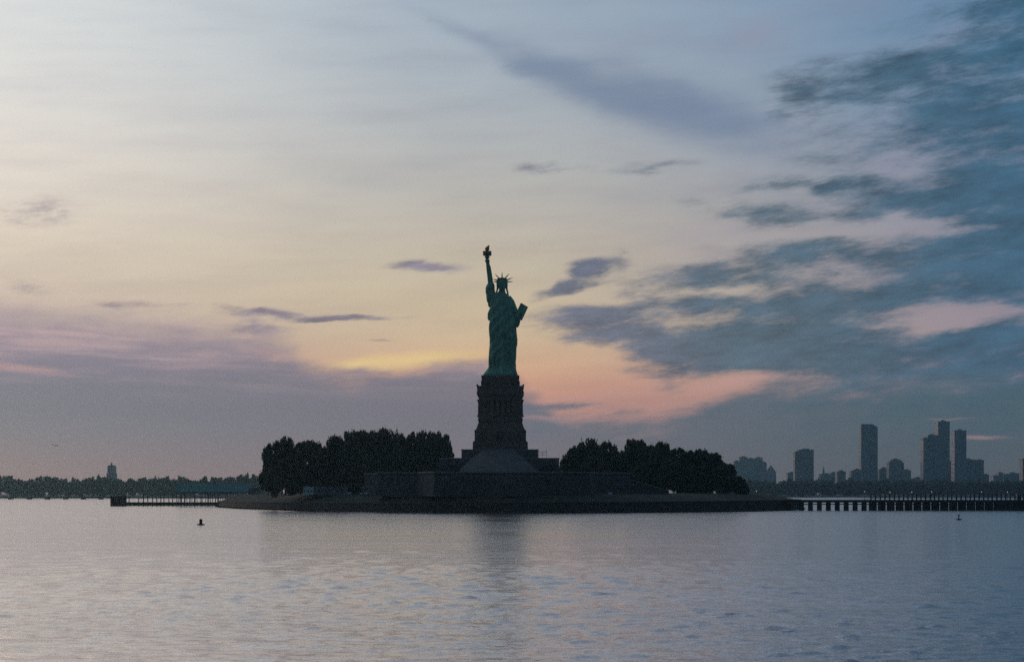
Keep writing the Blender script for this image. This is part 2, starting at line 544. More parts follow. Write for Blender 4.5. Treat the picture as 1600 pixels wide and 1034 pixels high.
def facade(name, c_wall, c_glass, fw, fh, gloss=0.25):
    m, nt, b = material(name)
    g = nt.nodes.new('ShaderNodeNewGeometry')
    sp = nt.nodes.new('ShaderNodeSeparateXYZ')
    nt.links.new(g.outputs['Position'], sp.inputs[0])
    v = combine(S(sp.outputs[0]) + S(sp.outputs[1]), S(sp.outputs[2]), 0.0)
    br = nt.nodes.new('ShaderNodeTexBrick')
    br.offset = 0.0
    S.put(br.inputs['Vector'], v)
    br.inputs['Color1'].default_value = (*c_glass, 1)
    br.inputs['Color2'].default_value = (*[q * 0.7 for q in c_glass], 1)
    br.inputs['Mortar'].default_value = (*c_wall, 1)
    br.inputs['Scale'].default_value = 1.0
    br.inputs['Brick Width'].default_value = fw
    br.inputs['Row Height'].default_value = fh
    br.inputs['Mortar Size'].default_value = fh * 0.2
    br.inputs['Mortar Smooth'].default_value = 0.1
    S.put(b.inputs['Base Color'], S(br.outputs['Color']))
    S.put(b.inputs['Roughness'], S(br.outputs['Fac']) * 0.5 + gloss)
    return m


MAT['tower_glass'] = facade('glass_tower_facade', (0.10, 0.20, 0.26), (0.05, 0.13, 0.20), 6.0, 3.6)  # all three facade colours bluer, standing in for part of the haze
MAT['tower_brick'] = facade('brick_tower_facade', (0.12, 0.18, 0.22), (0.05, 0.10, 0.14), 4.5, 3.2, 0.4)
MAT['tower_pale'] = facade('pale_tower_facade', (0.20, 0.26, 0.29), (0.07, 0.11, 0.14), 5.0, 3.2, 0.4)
MAT['roof_plant'] = plain('roof_plant', (0.10, 0.10, 0.10), (0.15, 0.15, 0.15), 0.05, 0.8)

lampm, lnt, lb = material('lamp_glow')
lb.inputs['Base Color'].default_value = (1, .95, .85, 1)
lb.inputs['Emission Color'].default_value = (1, 0.93, 0.8, 1)
lb.inputs['Emission Strength'].default_value = 0.7
MAT['lamp'] = lampm


def make_water():
    m, nt, b = material('harbour_water')
    p = geo_pos()
    n1 = noise(vmath('MULTIPLY', p, (0.75, 1.0, 0.0)), 3.4, 4.0, 0.65, dist=0.4)
    n2 = noise(vmath('MULTIPLY', p, (0.42, 1.0, 0.0)), 0.95, 5.0, 0.64, dist=0.5)
    n3 = noise(vmath('MULTIPLY', p, (0.40, 1.0, 0.0)), 0.22, 5.0, 0.62, dist=0.6)
    patch = noise(vmath('MULTIPLY', p, (0.35, 1.0, 0.0)), 0.022, 4.0, 0.6)
    k = smooth(patch, 0.3, 0.7, 0.7, 1.25)
    h = (n1 * 0.040 + n2 * 0.13 + n3 * 0.42) * k
    b.inputs['Base Color'].default_value = (1.0, 0.78, 0.69, 1)      # rosy mirror tint put in to brighten and warm the sky's reflection
    b.inputs['Metallic'].default_value = 0.42
    dark = nt.nodes.new('ShaderNodeBsdfPrincipled')
    dark.inputs['Base Color'].default_value = (0.012, 0.028, 0.034, 1)
    for q in (b, dark):
        q.inputs['Roughness'].default_value = 0.14
        q.inputs['IOR'].default_value = 2.0
    b.inputs['Metallic'].default_value = 1.0
    bump(b, h, 1.0, 1.0)
    nrm = b.inputs['Normal'].links[0].from_socket
    dark.inputs['Coat Weight'].default_value = 1.0
    dark.inputs['Coat IOR'].default_value = 2.0
    dark.inputs['Coat Roughness'].default_value = 0.15
    nt.links.new(nrm, dark.inputs['Normal'])
    nt.links.new(nrm, dark.inputs['Coat Normal'])
    mx = nt.nodes.new('ShaderNodeMixShader')
    mx.inputs[0].default_value = 0.5
    nt.links.new(dark.outputs[0], mx.inputs[1])
    nt.links.new(b.outputs[0], mx.inputs[2])
    nt.links.new(mx.outputs[0], nt.nodes['Material Output'].inputs[0])
    return m


MAT['water'] = make_water()


# ------------------------------------------------------------------ mesh helpers
class MB:
    def __init__(s):
        s.v, s.f = [], []

    def add(s, vs, fs):
        o = len(s.v)
        s.v += [tuple(q) for q in vs]
        s.f += [tuple(i + o for i in f) for f in fs]
        return s

    def box(s, x0, x1, y0, y1, z0, z1, top=None):
        t = top if top else (x0, x1, y0, y1)
        vs = [(x0, y0, z0), (x1, y0, z0), (x1, y1, z0), (x0, y1, z0), (t[0], t[2], z1), (t[1], t[2], z1), (t[1], t[3], z1), (t[0], t[3], z1)]
        return s.add(vs, [(0, 3, 2, 1), (4, 5, 6, 7), (0, 1, 5, 4), (1, 2, 6, 5), (2, 3, 7, 6), (3, 0, 4, 7)])

    def loft(s, rings, cap=True):
        n = len(rings[0])
        vs = [p for r in rings for p in r]
        fs = []
        for i in range(len(rings) - 1):
            for j in range(n):
                a, b2 = i * n + j, i * n + (j + 1) % n
                fs.append((a, b2, b2 + n, a + n))
        if cap:
            fs.append(tuple(range(n - 1, -1, -1)))
            fs.append(tuple((len(rings) - 1) * n + j for j in range(n)))
        return s.add(vs, fs)

    def lathe(s, prof, c=(0, 0), n=16, sx=1.0, sy=1.0):
        """prof: (r, z)"""
        return s.loft([[(c[0] + r * sx * math.cos(2 * PI * j / n), c[1] + r * sy * math.sin(2 * PI * j / n), z) for j in range(n)] for r, z in prof])

    def tube(s, pts, n=10):
        """pts: (x, y, z, r)"""
        P = [Vector(p[:3]) for p in pts]
        rings = []
        prev = None
        for i, p in enumerate(P):
            d = (P[min(i + 1, len(P) - 1)] - P[max(i - 1, 0)])
            d = d.normalized() if d.length > 1e-9 else Vector((0, 0, 1))
            if prev is None:
                a = d.cross(Vector((0.31, 0.95, 0.1))).normalized()
            else:
                a = (prev - d * prev.dot(d)).normalized()
            prev = a
            b2 = d.cross(a)
            r = pts[i][3]
            rings.append([p + (a * math.cos(2 * PI * j / n) + b2 * math.sin(2 * PI * j / n)) * r for j in range(n)])
        return s.loft(rings)

    def ellipsoid(s, c, r, n=18, m=12, rot=None):
        rings = []
        for i in range(m + 1):
            t = max(0.02, min(PI - 0.02, PI * i / m))
            rings.append([(c[0] + r[0] * math.sin(t) * math.cos(2 * PI * j / n), c[1] + r[1] * math.sin(t) * math.sin(2 * PI * j / n), c[2] - r[2] * math.cos(t)) for j in range(n)])
        return s.loft(rings)

    def mesh(s, name):
        me = bpy.data.meshes.new(name)
        me.from_pydata(s.v, [], s.f)
        me.update()
        return me

    def build(s, name, mat, parent=None, smooth_=False, loc=None):
        me = s.mesh(name)
        bm = bmesh.new()
        bm.from_mesh(me)
        bmesh.ops.recalc_face_normals(bm, faces=bm.faces)
        bm.to_mesh(me)
        bm.free()
        return link(name, me, mat, parent, smooth_, loc)


def link(name, me, mat, parent=None, smooth_=False, loc=None):
    o = bpy.data.objects.new(name, me)
    COL.objects.link(o)
    if mat is not None and not me.materials:
        me.materials.append(MAT[mat])
    if smooth_:
        me.polygons.foreach_set('use_smooth', [True] * len(me.polygons))
    if parent is not None:
        o.parent = parent
    if loc is not None:
        o.location = loc
    return o


def tag(o, label=None, cat=None, group=None, kind=None):
    if label: o['label'] = label
    if cat: o['category'] = cat
    if group: o['group'] = group
    if kind: o['kind'] = kind
    return o


def thing(name, label, cat, loc=(0, 0, 0), group=None, rz=0.0):
    o = bpy.data.objects.new(name, None)
    COL.objects.link(o)
    o.location = loc
    o.rotation_euler = (0, 0, rz)
    o.empty_display_size = 1.0
    return tag(o, label, cat, group)


# ------------------------------------------------------------------ water
def make_water_mesh():
    Y0, Y1 = 40.0, 560.0
    rows = [Y0]
    while rows[-1] < Y1:
        rows.append(rows[-1] * 1.0029)
    rows[-1] = Y1
    rows = np.array(rows)
    ncol = 760
    t = np.linspace(-1, 1, ncol)
    half = 0.36 * rows + 25
    X = t[None, :] * half[:, None]
    Y = np.repeat(rows[:, None], ncol, 1)
    Z = np.zeros_like(X)
    sp = np.maximum(rows * 0.0029, 2 * half / ncol)[:, None]
    Z2 = np.zeros_like(X)
    for i in range(80):
        lam = 0.45 * (2.1 / 0.45) ** RNG.random()
        th = RNG.normal(-0.08, 0.42)
        k = 2 * PI / lam
        a = 0.015 / k
        w = np.clip((lam / sp - 2.4) / 2.4, 0, 1)
        ph = (X * math.sin(th) + Y * math.cos(th)) * k + RNG.random() * 6.283
        Z += a * w * np.sin(ph)
        Z2 += w * np.sin(ph)
    Z2 /= math.sqrt(40.0)
    Z += 0.052 * np.clip(Z2 - 0.3, 0, None) ** 1.2          # scattered steep wavelets
    # patches of wind
    gust = 0.75 + 0.35 * np.sin(X * 0.045 + 1.3 + 0.8 * np.sin(Y * .02)) * np.sin(Y * 0.06 + 0.7)
    Z *= gust
    edge = np.clip((1 - np.abs(t)) / 0.07, 0, 1)[None, :] * np.clip((rows - Y0) / 6, 0, 1)[:, None] * np.clip((Y1 - rows) / 60, 0, 1)[:, None]
    Z *= edge
    nr = len(rows)
    verts = np.stack([X, Y, Z], -1).reshape(-1, 3)
    idx = np.arange(nr * ncol).reshape(nr, ncol)
    quads = np.stack([idx[:-1, :-1], idx[:-1, 1:], idx[1:, 1:], idx[1:, :-1]], -1).reshape(-1, 4)
    W, FAR, NEAR = 4400.0, 6300.0, -280.0
    h0, h1 = half[0], half[-1]
    ex = np.array([[-W, NEAR, 0], [W, NEAR, 0], [-W, Y0, 0], [-h0, Y0, 0], [h0, Y0, 0], [W, Y0, 0], [-W, Y1, 0], [-h1, Y1, 0], [h1, Y1, 0], [W, Y1, 0], [-W, FAR, 0], [W, FAR, 0]])
    o = len(verts)
    verts = np.concatenate([verts, ex])
    extra = np.array([[0, 1, 5, 2], [2, 3, 7, 6], [4, 5, 9, 8], [6, 9, 11, 10]]) + o
    quads = np.concatenate([quads, extra])
    me = bpy.data.meshes.new('water')
    me.vertices.add(len(verts))
    me.vertices.foreach_set('co', verts.ravel())
    me.loops.add(quads.size)
    me.loops.foreach_set('vertex_index', quads.ravel().astype(np.int32))
    me.polygons.add(len(quads))
    me.polygons.foreach_set('loop_start', np.arange(0, quads.size, 4, dtype=np.int32))
    me.polygons.foreach_set('loop_total', np.full(len(quads), 4, dtype=np.int32))
    me.polygons.foreach_set('use_smooth', np.ones(len(quads), dtype=bool))
    me.update()
    me.validate()
    return link('water', me, 'water')


tag(make_water_mesh(), 'rippled harbour water reflecting the evening sky', kind='structure')

# ------------------------------------------------------------------ far land
mb = MB()
mb.box(-4300, -20, 2040, 6250, -0.5, 2.2, (-4300, -20, 2046, 6250))
mb.box(20, 4300, 2500, 6250, -0.5, 2.2, (20, 4300, 2507, 6250))
tag(mb.build('far_shore', 'land'), 'low dark land along the far side of the harbour', kind='structure')

# ------------------------------------------------------------------ island ground and sea wall
SHORE = [(-130, 739), (-112, 676), (-92, 625), (-67, 581), (-38, 545), (-4, 527), (20, 528), (41, 534), (72, 561), (103, 612),
         (112, 680), (70, 800), (-20, 850), (-110, 840), (-136, 790)]


def resample(poly, step):
    out = []
    n = len(poly)
    for i in range(n):
        p0, p1, p2, p3 = [Vector((*poly[(i + k) % n], 0)) for k in (-1, 0, 1, 2)]
        m = max(2, int((p2 - p1).length / step))
        for j in range(m):
            t = j / m
            q = 0.5 * ((2 * p1) + (p2 - p0) * t + (2 * p0 - 5 * p1 + 4 * p2 - p3) * t * t + (3 * p1 - p0 - 3 * p2 + p3) * t ** 3)
            out.append((q.x, q.y))
    return out


shore = resample(SHORE, 4.0)
ns = len(shore)


def normal_at(i):
    a, b = shore[i - 1], shore[(i + 1) % ns]
    t = Vector((b[0] - a[0], b[1] - a[1])).normalized()
    return Vector((-t.y, t.x))     # inwards for a counter-clockwise loop


area = sum(shore[i - 1][0] * shore[i][1] - shore[i][0] * shore[i - 1][1] for i in range(ns))
SGN = 1.0 if area > 0 else -1.0
rnd = random.Random(3)


def edge_z(x):
    return 2.7 + 1.2 * min(1, max(0, (x + 130) / 230.0)) + 0.0


rings = []
for d, z in ((0.6, None), (5, 4.3), (11, 5.5), (18, 6.0), (30, 6.15)):
    r = []
    for i in range(ns):
        n = normal_at(i) * SGN
        zz = edge_z(shore[i][0]) - 0.25 if z is None else z + rnd.uniform(-0.2, 0.2)
        r.append((shore[i][0] + n.x * d, shore[i][1] + n.y * d, zz))
    rings.append(r)
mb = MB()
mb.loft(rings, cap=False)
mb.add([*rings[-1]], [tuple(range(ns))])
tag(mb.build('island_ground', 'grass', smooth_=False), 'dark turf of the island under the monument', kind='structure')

mb, cp = MB(), MB()
prof = [(0.0, -1.5), (0.25, None), (1.3, None), (1.3, -1.5)]
lo, hi, hi2, lo2 = [], [], [], []
co = [[], [], [], []]
for i in range(ns):
    n = normal_at(i) * SGN
    z = edge_z(shore[i][0])
    P = lambda d, zz: (shore[i][0] + n.x * d, shore[i][1] + n.y * d, zz)
    lo.append(P(-0.35, -1.5)); hi.append(P(0.0, z - 0.35)); hi2.append(P(1.2, z - 0.35)); lo2.append(P(1.2, -1.5))
    co[0].append(P(-0.15, z - 0.345)); co[1].append(P(-0.15, z)); co[2].append(P(1.3, z)); co[3].append(P(1.3, z - 0.345))
for m_, R_ in ((mb, [lo, hi, hi2, lo2]), (cp, co)):
    for k in range(4):
        m_.loft([R_[k], R_[(k + 1) % 4]], cap=False)
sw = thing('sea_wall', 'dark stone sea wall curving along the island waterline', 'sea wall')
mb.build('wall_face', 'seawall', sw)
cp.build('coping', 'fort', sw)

# loose rocks along the foot of the sea wall
mb = MB()
rk = random.Random(21)
for i in range(ns):
    n = normal_at(i) * SGN
    if n.y < -0.2 and shore[i][1] > 700:
        continue
    for k in range(5):
        d, t_ = rk.uniform(-1.6, -0.1), rk.uniform(-2, 2)
        c = (shore[i][0] + n.x * d + n.y * t_, shore[i][1] + n.y * d - n.x * t_)
        r_ = rk.uniform(.25, .8)
        n6 = 6
        rg = []
        for zf, rf in ((-.9, .9), (.1, 1.0), (.55, .75), (.8, .3)):
            rg.append([(c[0] + r_ * rf * math.cos(2 * PI * j / n6 + k) * rk.uniform(.8, 1.2), c[1] + r_ * rf * math.sin(2 * PI * j / n6 + k) * rk.uniform(.8, 1.2), r_ * zf * rk.uniform(.85, 1.15)) for j in range(n6)])
        mb.loft(rg)
tag(mb.build('shore_rocks', 'seawall'), 'loose dark rocks along the foot of the sea wall', kind='stuff')

# ------------------------------------------------------------------ haze: one closed box of even air around everything
hz = MB().box(-4500, 4500, -300, 6400, -1.6, 262)
hm = bpy.data.materials.new('haze_air')
hm.use_nodes = True
hm.node_tree.nodes.clear()
pv = hm.node_tree.nodes.new('ShaderNodeVolumePrincipled')
pv.inputs['Color'].default_value = (0.52, 0.86, 1.0, 1)
pv.inputs['Density'].default_value = 0.55e-4
pv.inputs['Anisotropy'].default_value = 0.7
ho = hm.node_tree.nodes.new('ShaderNodeOutputMaterial')
hm.node_tree.links.new(pv.outputs[0], ho.inputs['Volume'])
MAT['haze'] = hm
tag(hz.build('haze', 'haze'), 'thin evening haze over the harbour', kind='stuff')

# ------------------------------------------------------------------ the fort
FC = (-4.6, 580.0)
fort = thing('fort', 'low dark star-shaped stone fort under the monument', 'fort', (FC[0], FC[1], 5.6))


def star(ro, ri, z, ph=0.12):
    r = []
    for k in range(11):
        a = 2 * PI * k / 11 + ph - PI / 2
        b = a + PI / 11
        r.append((ro * math.cos(a), ro * math.sin(a), z))
        r.append((ri * math.cos(b), ri * math.sin(b), z))
    return r


TOPZ = 13.35 - 5.6
MB().loft([star(48.2, 40.6, -0.4), star(47.2, 39.7, TOPZ - 1.2), star(47.2, 39.7, TOPZ - 0.45)]).build('wall', 'fort', fort)
MB().loft([star(47.6, 40.1, TOPZ - 0.447), star(47.6, 40.1, TOPZ)]).build('coping', 'coping', fort)
MB().loft([star(47.35, 39.85, TOPZ - 1.9), star(47.35, 39.85, TOPZ - 1.55)]).build('string_course', 'granite_trim', fort)
# ------------------------------------------------------------------ terrace
SC = 580.0 / F          # metres per photo pixel at the statue
AX = PX(782, 580)       # axis of the monument
ter = thing('terrace', 'stepped pale stone terrace with sloping front between fort and pedestal', 'terrace', (AX, 580, 13.1))


def lx(p):
    return (p - 782) * SC


MB().box(lx(691), lx(871), -21, 21, -0.3, 4.75).build('lower_tier', 'terrace', ter)
MB().box(lx(690.3), lx(871.7), -21.2, 21.2, 4.752, 5.1).build('lower_coping', 'coping', ter)
MB().box(lx(723), lx(840), -14, 14, 5.1, 7.9).build('upper_tier', 'terrace', ter)
MB().box(lx(722.3), lx(840.7), -14.2, 14.2, 7.902, 8.2).build('upper_coping', 'coping', ter)
# sloping front
mb = MB()
mrings = []
for k in range(13):
    t = k / 12.0
    wl, wr = 62 - 36 * t ** 1.25, 56 - 36 * t ** 1.25
    yy = -32 + 18.2 * t ** 1.25
    mrings.append([(lx(782 - wl), yy, -0.3 + 8.4 * t), (lx(782 - wl * .55), yy - 1.5 * (1 - t), -0.3 + 8.4 * t), (lx(782 + wr * .55), yy - 1.5 * (1 - t), -0.3 + 8.4 * t), (lx(782 + wr), yy, -0.3 + 8.4 * t), (lx(782 + wr), -13.4, -0.3 + 8.4 * t), (lx(782 - wl), -13.4, -0.3 + 8.4 * t)])
mb.loft(mrings)
mb.build('sloping_front', 'mound', ter)
for p, w, z0, z1, yy in ((695.7, 2.4, .2, 2.6, -21.25), (705.8, 2.4, .2, 2.6, -21.25), (850, 2.2, .2, 2.6, -21.25), (862, 2.2, .2, 2.6, -21.25), (716, 2.0, .2, 2.4, -21.25)):
    MB().box(lx(p) - w / 2, lx(p) + w / 2, yy, yy + .5, z0, z1).build('doorway', 'dark_void', ter)
for p in (755.7, 803.6):
    MB().box(lx(p) - .8, lx(p) + .8, -30.0, -28.0, -0.2, 2.0).build('vent_house', 'granite_trim', ter)
    MB().box(lx(p) - .55, lx(p) + .55, -30.08, -29.9, 0.0, 1.7).build('doorway', 'dark_void', ter)
# pipe frame on the right end of the lower tier
fr = thing('railing_frame', 'thin pale railing frame on the right end of the terrace', 'railing', (AX + lx(846), 560, 18.2))
for x in (-1.3, 0.1, 1.35):
    MB().tube([(x, 0, 0, .06), (x, 0, 2.4 if x < 1 else 3.0, .06)], 6).build('post', 'white_paint', fr)
for z in (1.0, 1.9):
    MB().tube([(-1.35, 0, z, .05), (1.4, 0, z + .05, .05)], 6).build('rail', 'white_paint', fr)
MB().tube([(-1.35, 0, 2.3, .05), (0.1, 0, 1.2, .05), (1.4, 0, 2.6, .05)], 6).build('brace', 'white_paint', fr)

# ------------------------------------------------------------------ pedestal
PED_Z = PZ(704, 580)
STAT_Z = PZ(588, 580)
ped = thing('pedestal', 'tall square granite pedestal with columned balcony carrying the statue', 'pedestal', (AX, 580, PED_Z))


def hz_(y):
    return (704 - y) * SC


def sq(h, z):
    return [(-h, -h, z), (h, -h, z), (h, h, z), (-h, h, z)]


def stack(name, prof, mat):
    return MB().loft([sq(h * SC, hz_(y)) for y, h in prof]).build(name, mat, ped)


stack('footing', [(706, 42.6), (691.5, 42.2), (690.8, 41.0), (690, 41.0)], 'granite')
stack('plinth', [(689.99, 39.6), (677, 39.4), (676, 40.0), (674, 39.8), (672, 38.2)], 'granite')
stack('batter', [(671.99, 37.4), (669, 36.3), (662, 33.9)], 'granite')
stack('lower_shaft', [(661.99, 33.5), (651, 33.3)], 'granite')
stack('core', [(650.99, 27.5), (622, 27.4)], 'granite')
for sx in (-1, 1):
    for sy in (-1, 1):
        a, b = sorted((sx * 33.3 * SC, sx * 17 * SC))
        c, d = sorted((sy * 33.3 * SC, sy * 17 * SC))
        MB().box(a, b, c, d, hz_(650.98), hz_(624.5), (a + .05 * (sx < 0), b - .05 * (sx > 0), c + .05 * (sy < 0), d - .05 * (sy > 0))).build('corner_pier', 'granite', ped)
stack('lintel', [(624.49, 33.2), (621.5, 33.2)], 'granite_trim')
stack('cornice', [(621.49, 34.0), (618.5, 35.6), (617, 36.4), (614, 36.4), (613.9, 35.7), (607, 35.7)], 'granite_trim')
stack('balcony_floor', [(606.99, 34.5), (606.5, 34.5)], 'granite_trim')
# balustrade: solid coping on short piers with raised corners
for sx, sy in ((1, 0), (-1, 0), (0, 1), (0, -1)):
    h = 36.2 * SC
    if sx:
        bx = (sx * h - .35, sx * h + .05) if sx > 0 else (sx * h - .05, sx * h + .35)
        MB().box(bx[0], bx[1], -h, h, hz_(606.49), hz_(604.8)).build('parapet', 'granite_trim', ped)
    else:
        by = (sy * h - .35, sy * h + .05) if sy > 0 else (sy * h - .05, sy * h + .35)
        MB().box(-h + .36, h - .36, by[0], by[1], hz_(606.48), hz_(604.82)).build('parapet', 'granite_trim', ped)
for sx in (-1, 1):
    for sy in (-1, 1):
        x, y = sx * 35.4 * SC, sy * 35.4 * SC
        MB().box(x - .32, x + .32, y - .32, y + .32, hz_(604.7), hz_(602.6)).build('corner_block', 'granite_trim', ped)
stack('attic', [(606.48, 29.9), (600, 29.7), (599.5, 30.2), (598, 30.2), (597.5, 29.3), (592, 28.9)], 'granite')
stack('cap', [(591.99, 28.9), (591, 29.4), (588.6, 29.4), (588.05, 28.6)], 'granite_trim')
for face in range(4):
    ca, sa = math.cos(face * PI / 2), math.sin(face * PI / 2)
    R_ = Matrix.Rotation(face * PI / 2, 4, 'Z')
    for k in range(4):       # columns of the balcony
        x = (-12.6 + 8.4 * k) * SC
        p = R_ @ Vector((x, -31.6 * SC, 0))
        MB().lathe([(1.05, hz_(650.97)), (1.05, hz_(649)), (.8, hz_(648.5)), (.72, hz_(629)), (.95, hz_(627.5)), (1.05, hz_(624.51))], (p.x, p.y), 10).build('column', 'granite_trim', ped)
    p0, p1 = R_ @ Vector((-17 * SC, -33.2 * SC, 0)), R_ @ Vector((17 * SC, -32 * SC, 0))
    MB().box(min(p0.x, p1.x), max(p0.x, p1.x), min(p0.y, p1.y), max(p0.y, p1.y), hz_(650.96), hz_(646.5)).build('balcony_wall', 'granite_trim', ped)
    for k in range(3):       # dark doors behind the columns
        x = (-8.4 + 8.4 * k) * SC
        q0, q1 = R_ @ Vector((x - .7, -27.75 * SC, 0)), R_ @ Vector((x + .7, -27.0 * SC, 0))
        MB().box(min(q0.x, q1.x), max(q0.x, q1.x), min(q0.y, q1.y), max(q0.y, q1.y), hz_(650.9), hz_(632)).build('door', 'dark_void', ped)
    for k in range(10):      # round shields below the balcony
        x = (-29 + 58 / 9 * k) * SC
        m_ = MB()
        ring = lambda r, yy: [tuple(R_ @ Vector((x + r * math.cos(2 * PI * j / 12), yy, hz_(656.5) + r * math.sin(2 * PI * j / 12)))) for j in range(12)]
        m_.loft([ring(.62, -33.2 * SC), ring(.62, -34.1 * SC), ring(.3, -34.6 * SC)])
        m_.build('shield', 'granite_trim', ped)
    for k in range(5):       # small windows in the attic
        x = (-20 + 10 * k) * SC
        q0, q1 = R_ @ Vector((x - .45, -29.9 * SC, 0)), R_ @ Vector((x + .45, -29.0 * SC, 0))
        MB().box(min(q0.x, q1.x), max(q0.x, q1.x), min(q0.y, q1.y), max(q0.y, q1.y), hz_(604), hz_(601.2)).build('window', 'dark_void', ped)
    q0, q1 = R_ @ Vector((-1.3, -39.9 * SC, 0)), R_ @ Vector((1.3, -38.5 * SC, 0))
    MB().box(min(q0.x, q1.x), max(q0.x, q1.x), min(q0.y, q1.y), max(q0.y, q1.y), hz_(689.9), hz_(679)).build('door', 'dark_void', ped)

# ------------------------------------------------------------------ statue
stat = thing('statue', 'green copper statue of a robed crowned woman raising a torch and holding a tablet', 'statue', (AX, 580, STAT_Z))


def sx_(p): return (p - 782) * SC
def sz_(p): return (588 - p) * SC


def build_figure():
    mb = MB()
    prof = [(588, 756, 808.6), (584.5, 756, 808.6), (582, 757, 808), (578, 760.2, 806.6), (573, 763.4, 806), (565, 763.6, 805.6), (558, 763.6, 806.4),
            (550, 764.4, 806.8), (543, 765, 807.0), (538, 765.4, 808.2), (530, 766, 808.0), (520, 765, 807), (512, 764.6, 806.4),
            (503, 766, 806), (495, 766.5, 805), (486, 766.8, 803), (476, 766, 801), (469, 765.8, 799.5), (464, 767.5, 797), (460.5, 771, 793.5), (458, 776, 790.5), (455, 779, 789.5)]
    ys = np.linspace(588, 455, 180)
    P = np.array(prof)[::-1]
    L = np.interp(ys, P[:, 0], P[:, 1])
    Rr = np.interp(ys, P[:, 0], P[:, 2])
    dep = np.interp(ys, [455, 460, 470, 490, 510, 540, 575, 588], [0.95, 0.62, 0.62, 0.66, 0.70, 0.70, 0.72, 0.82])
    n = 260
    th = np.linspace(0, 2 * PI, n, endpoint=False)       # 0 = +x (viewer right), -pi/2 = towards viewer
    rings = []
    front = np.cos(th + PI / 2)       # 1 towards viewer
    for y, l, r, dp in zip(ys, L, Rr, dep):
        cx, hw = (l + r) / 2, (r - l) / 2
        t = (588 - y) / 133.0          # 0 foot .. 1 neck
        amp = np.interp(t, [0, 0.05, 0.12, 0.45, 0.75, 0.93, 1], [0.0, 0.3, 1.05, 0.95, 0.75, 0.3, 0.0]) * 3.0
        # pleats: several families, slanting as they climb
        xs = np.cos(th)
        pl = 0.62 * (np.abs(np.sin(6.5 * th + 2.1 * t * 3 + 0.9 * np.sin(3 * th))) - 0.55)
        pl += 0.40 * (np.abs(np.sin(11 * th - 3.0 * t * 2 + 1.7)) - 0.6)
        pl += 0.22 * np.sin(23 * th + 5 * t + 2 * np.sin(2 * th))
        # the cloak: an extra layer above a slanting hem, folds swept across the front
        hem = 553 - 17 * xs + 6 * np.sin(3 * th)
        over = 1 / (1 + np.exp((y - hem) / 1.1))
        over *= 1 / (1 + np.exp(-(y - (478 + 10 * xs)) / 2.0))
        sweep = np.sin((y * 0.34 + xs * 9.5 * 0.9)) * 1.15 * np.clip(front, 0, 1) * over
        hem2 = 524 - 12 * xs
        over2 = (1 / (1 + np.exp((y - hem2) / 0.9))) * (1 / (1 + np.exp(-(y - (486 + 8 * xs)) / 2.0)))
        knee = 1.4 * np.exp(-(((y - 552) / 15) ** 2)) * np.exp(-((xs + 0.30) / 0.28) ** 2) * np.clip(front, 0, 1)   # bent right knee
        add = amp * pl * (1 - 0.45 * over) + over * 1.6 + sweep + over2 * 1.5 + knee
        bust = 1.6 * np.exp(-(((y - 473) / 5) ** 2)) * (np.exp(-((xs - 0.38) / 0.22) ** 2) + np.exp(-((xs + 0.38) / 0.22) ** 2)) * np.clip(front, 0, 1)
        add = add + bust
        add = add - 0.55          # keep the outline at the measured width
        rx = hw + add * np.where(np.abs(xs) > 0.9, 0.32, 1.0)
        ry = hw * dp + add
        e = 0.86
        ex = np.sign(np.cos(th)) * np.abs(np.cos(th)) ** e
        ey = np.sign(np.sin(th)) * np.abs(np.sin(th)) ** e
        rings.append([(sx_(cx + a), b * SC, sz_(y)) for a, b in zip(rx * ex, ry * ey)])
    mb.loft(rings)
    px_ = lambda x, y, d, r: (sx_(x), d * SC, sz_(y), r * SC)
    # right (viewer's left) arm: sleeve, arm, hand
    mb.tube([px_(772, 470, 0, 6.0), px_(768.5, 464, 0, 7.2), px_(766, 456, 0, 7.5), px_(765.8, 450, 0, 7.2), px_(767, 445, 0, 6.0), px_(767, 442.5, 0, 4.6), px_(766.8, 441.5, 0, 3.0)], 20)
    mb.tube([px_(764, 474, 1, 1.2), px_(762.6, 470, 1, 2.2), px_(762.8, 462, 0.5, 3.2), px_(763, 456, 0, 3.4)], 12)
    mb.tube([px_(764.5, 480, 1, .8), px_(764.0, 476, 1, 1.8), px_(765, 470, 1, 2.6)], 10)
    mb.tube([px_(766.8, 446, 0, 4.2), px_(765.8, 436, 0, 4.1), px_(764.5, 426, 0, 3.9), px_(763.3, 418, 0, 3.6), px_(762.2, 412.5, 0, 2.8), px_(761.8, 410, 0, 2.6)], 16)
    mb.ellipsoid((sx_(761.6), 0, sz_(408.2)), (3.3 * SC, 3.2 * SC, 3.6 * SC))
    for k in range(4):   # fingers closed round the torch handle
        yy = 405.8 + k * 1.5
        mb.tube([px_(764.6, yy + .4, -0.5, .75), px_(763.8, yy + .2, -3.0, .8), px_(761.4, yy, -3.7, .8), px_(759.2, yy, -2.6, .7)], 8)
    mb.tube([px_(759.0, 410, -1.2, .9), px_(758.6, 407, -2.2, .85), px_(759.6, 404.8, -3.0, .7)], 8)
    # left drape hanging from the belt side (viewer's left)
    mb.tube([px_(767, 482, 1, 2.0), px_(764.8, 490, 1, 3.0), px_(764.2, 497, 1, 2.6), px_(764.8, 500.6, 1, 1.7)], 12)
    # left arm (viewer's right) under the cloak, forearm forward to the tablet
    mb.tube([px_(793, 465, 0, 5.6), px_(797.5, 472, -0.5, 6.4), px_(801.5, 484, -1.5, 7.0), px_(806, 496, -3, 7.0), px_(808, 503, -4, 5.2), px_(808.6, 508.5, -4, 3.0), px_(808.0, 511.8, -4, 1.2)], 18)
    mb.tube([px_(804.5, 499, -4, 5.0), px_(808.5, 496, -9, 4.4), px_(811.5, 493, -13, 3.2), px_(813, 491, -15, 2.4)], 14)
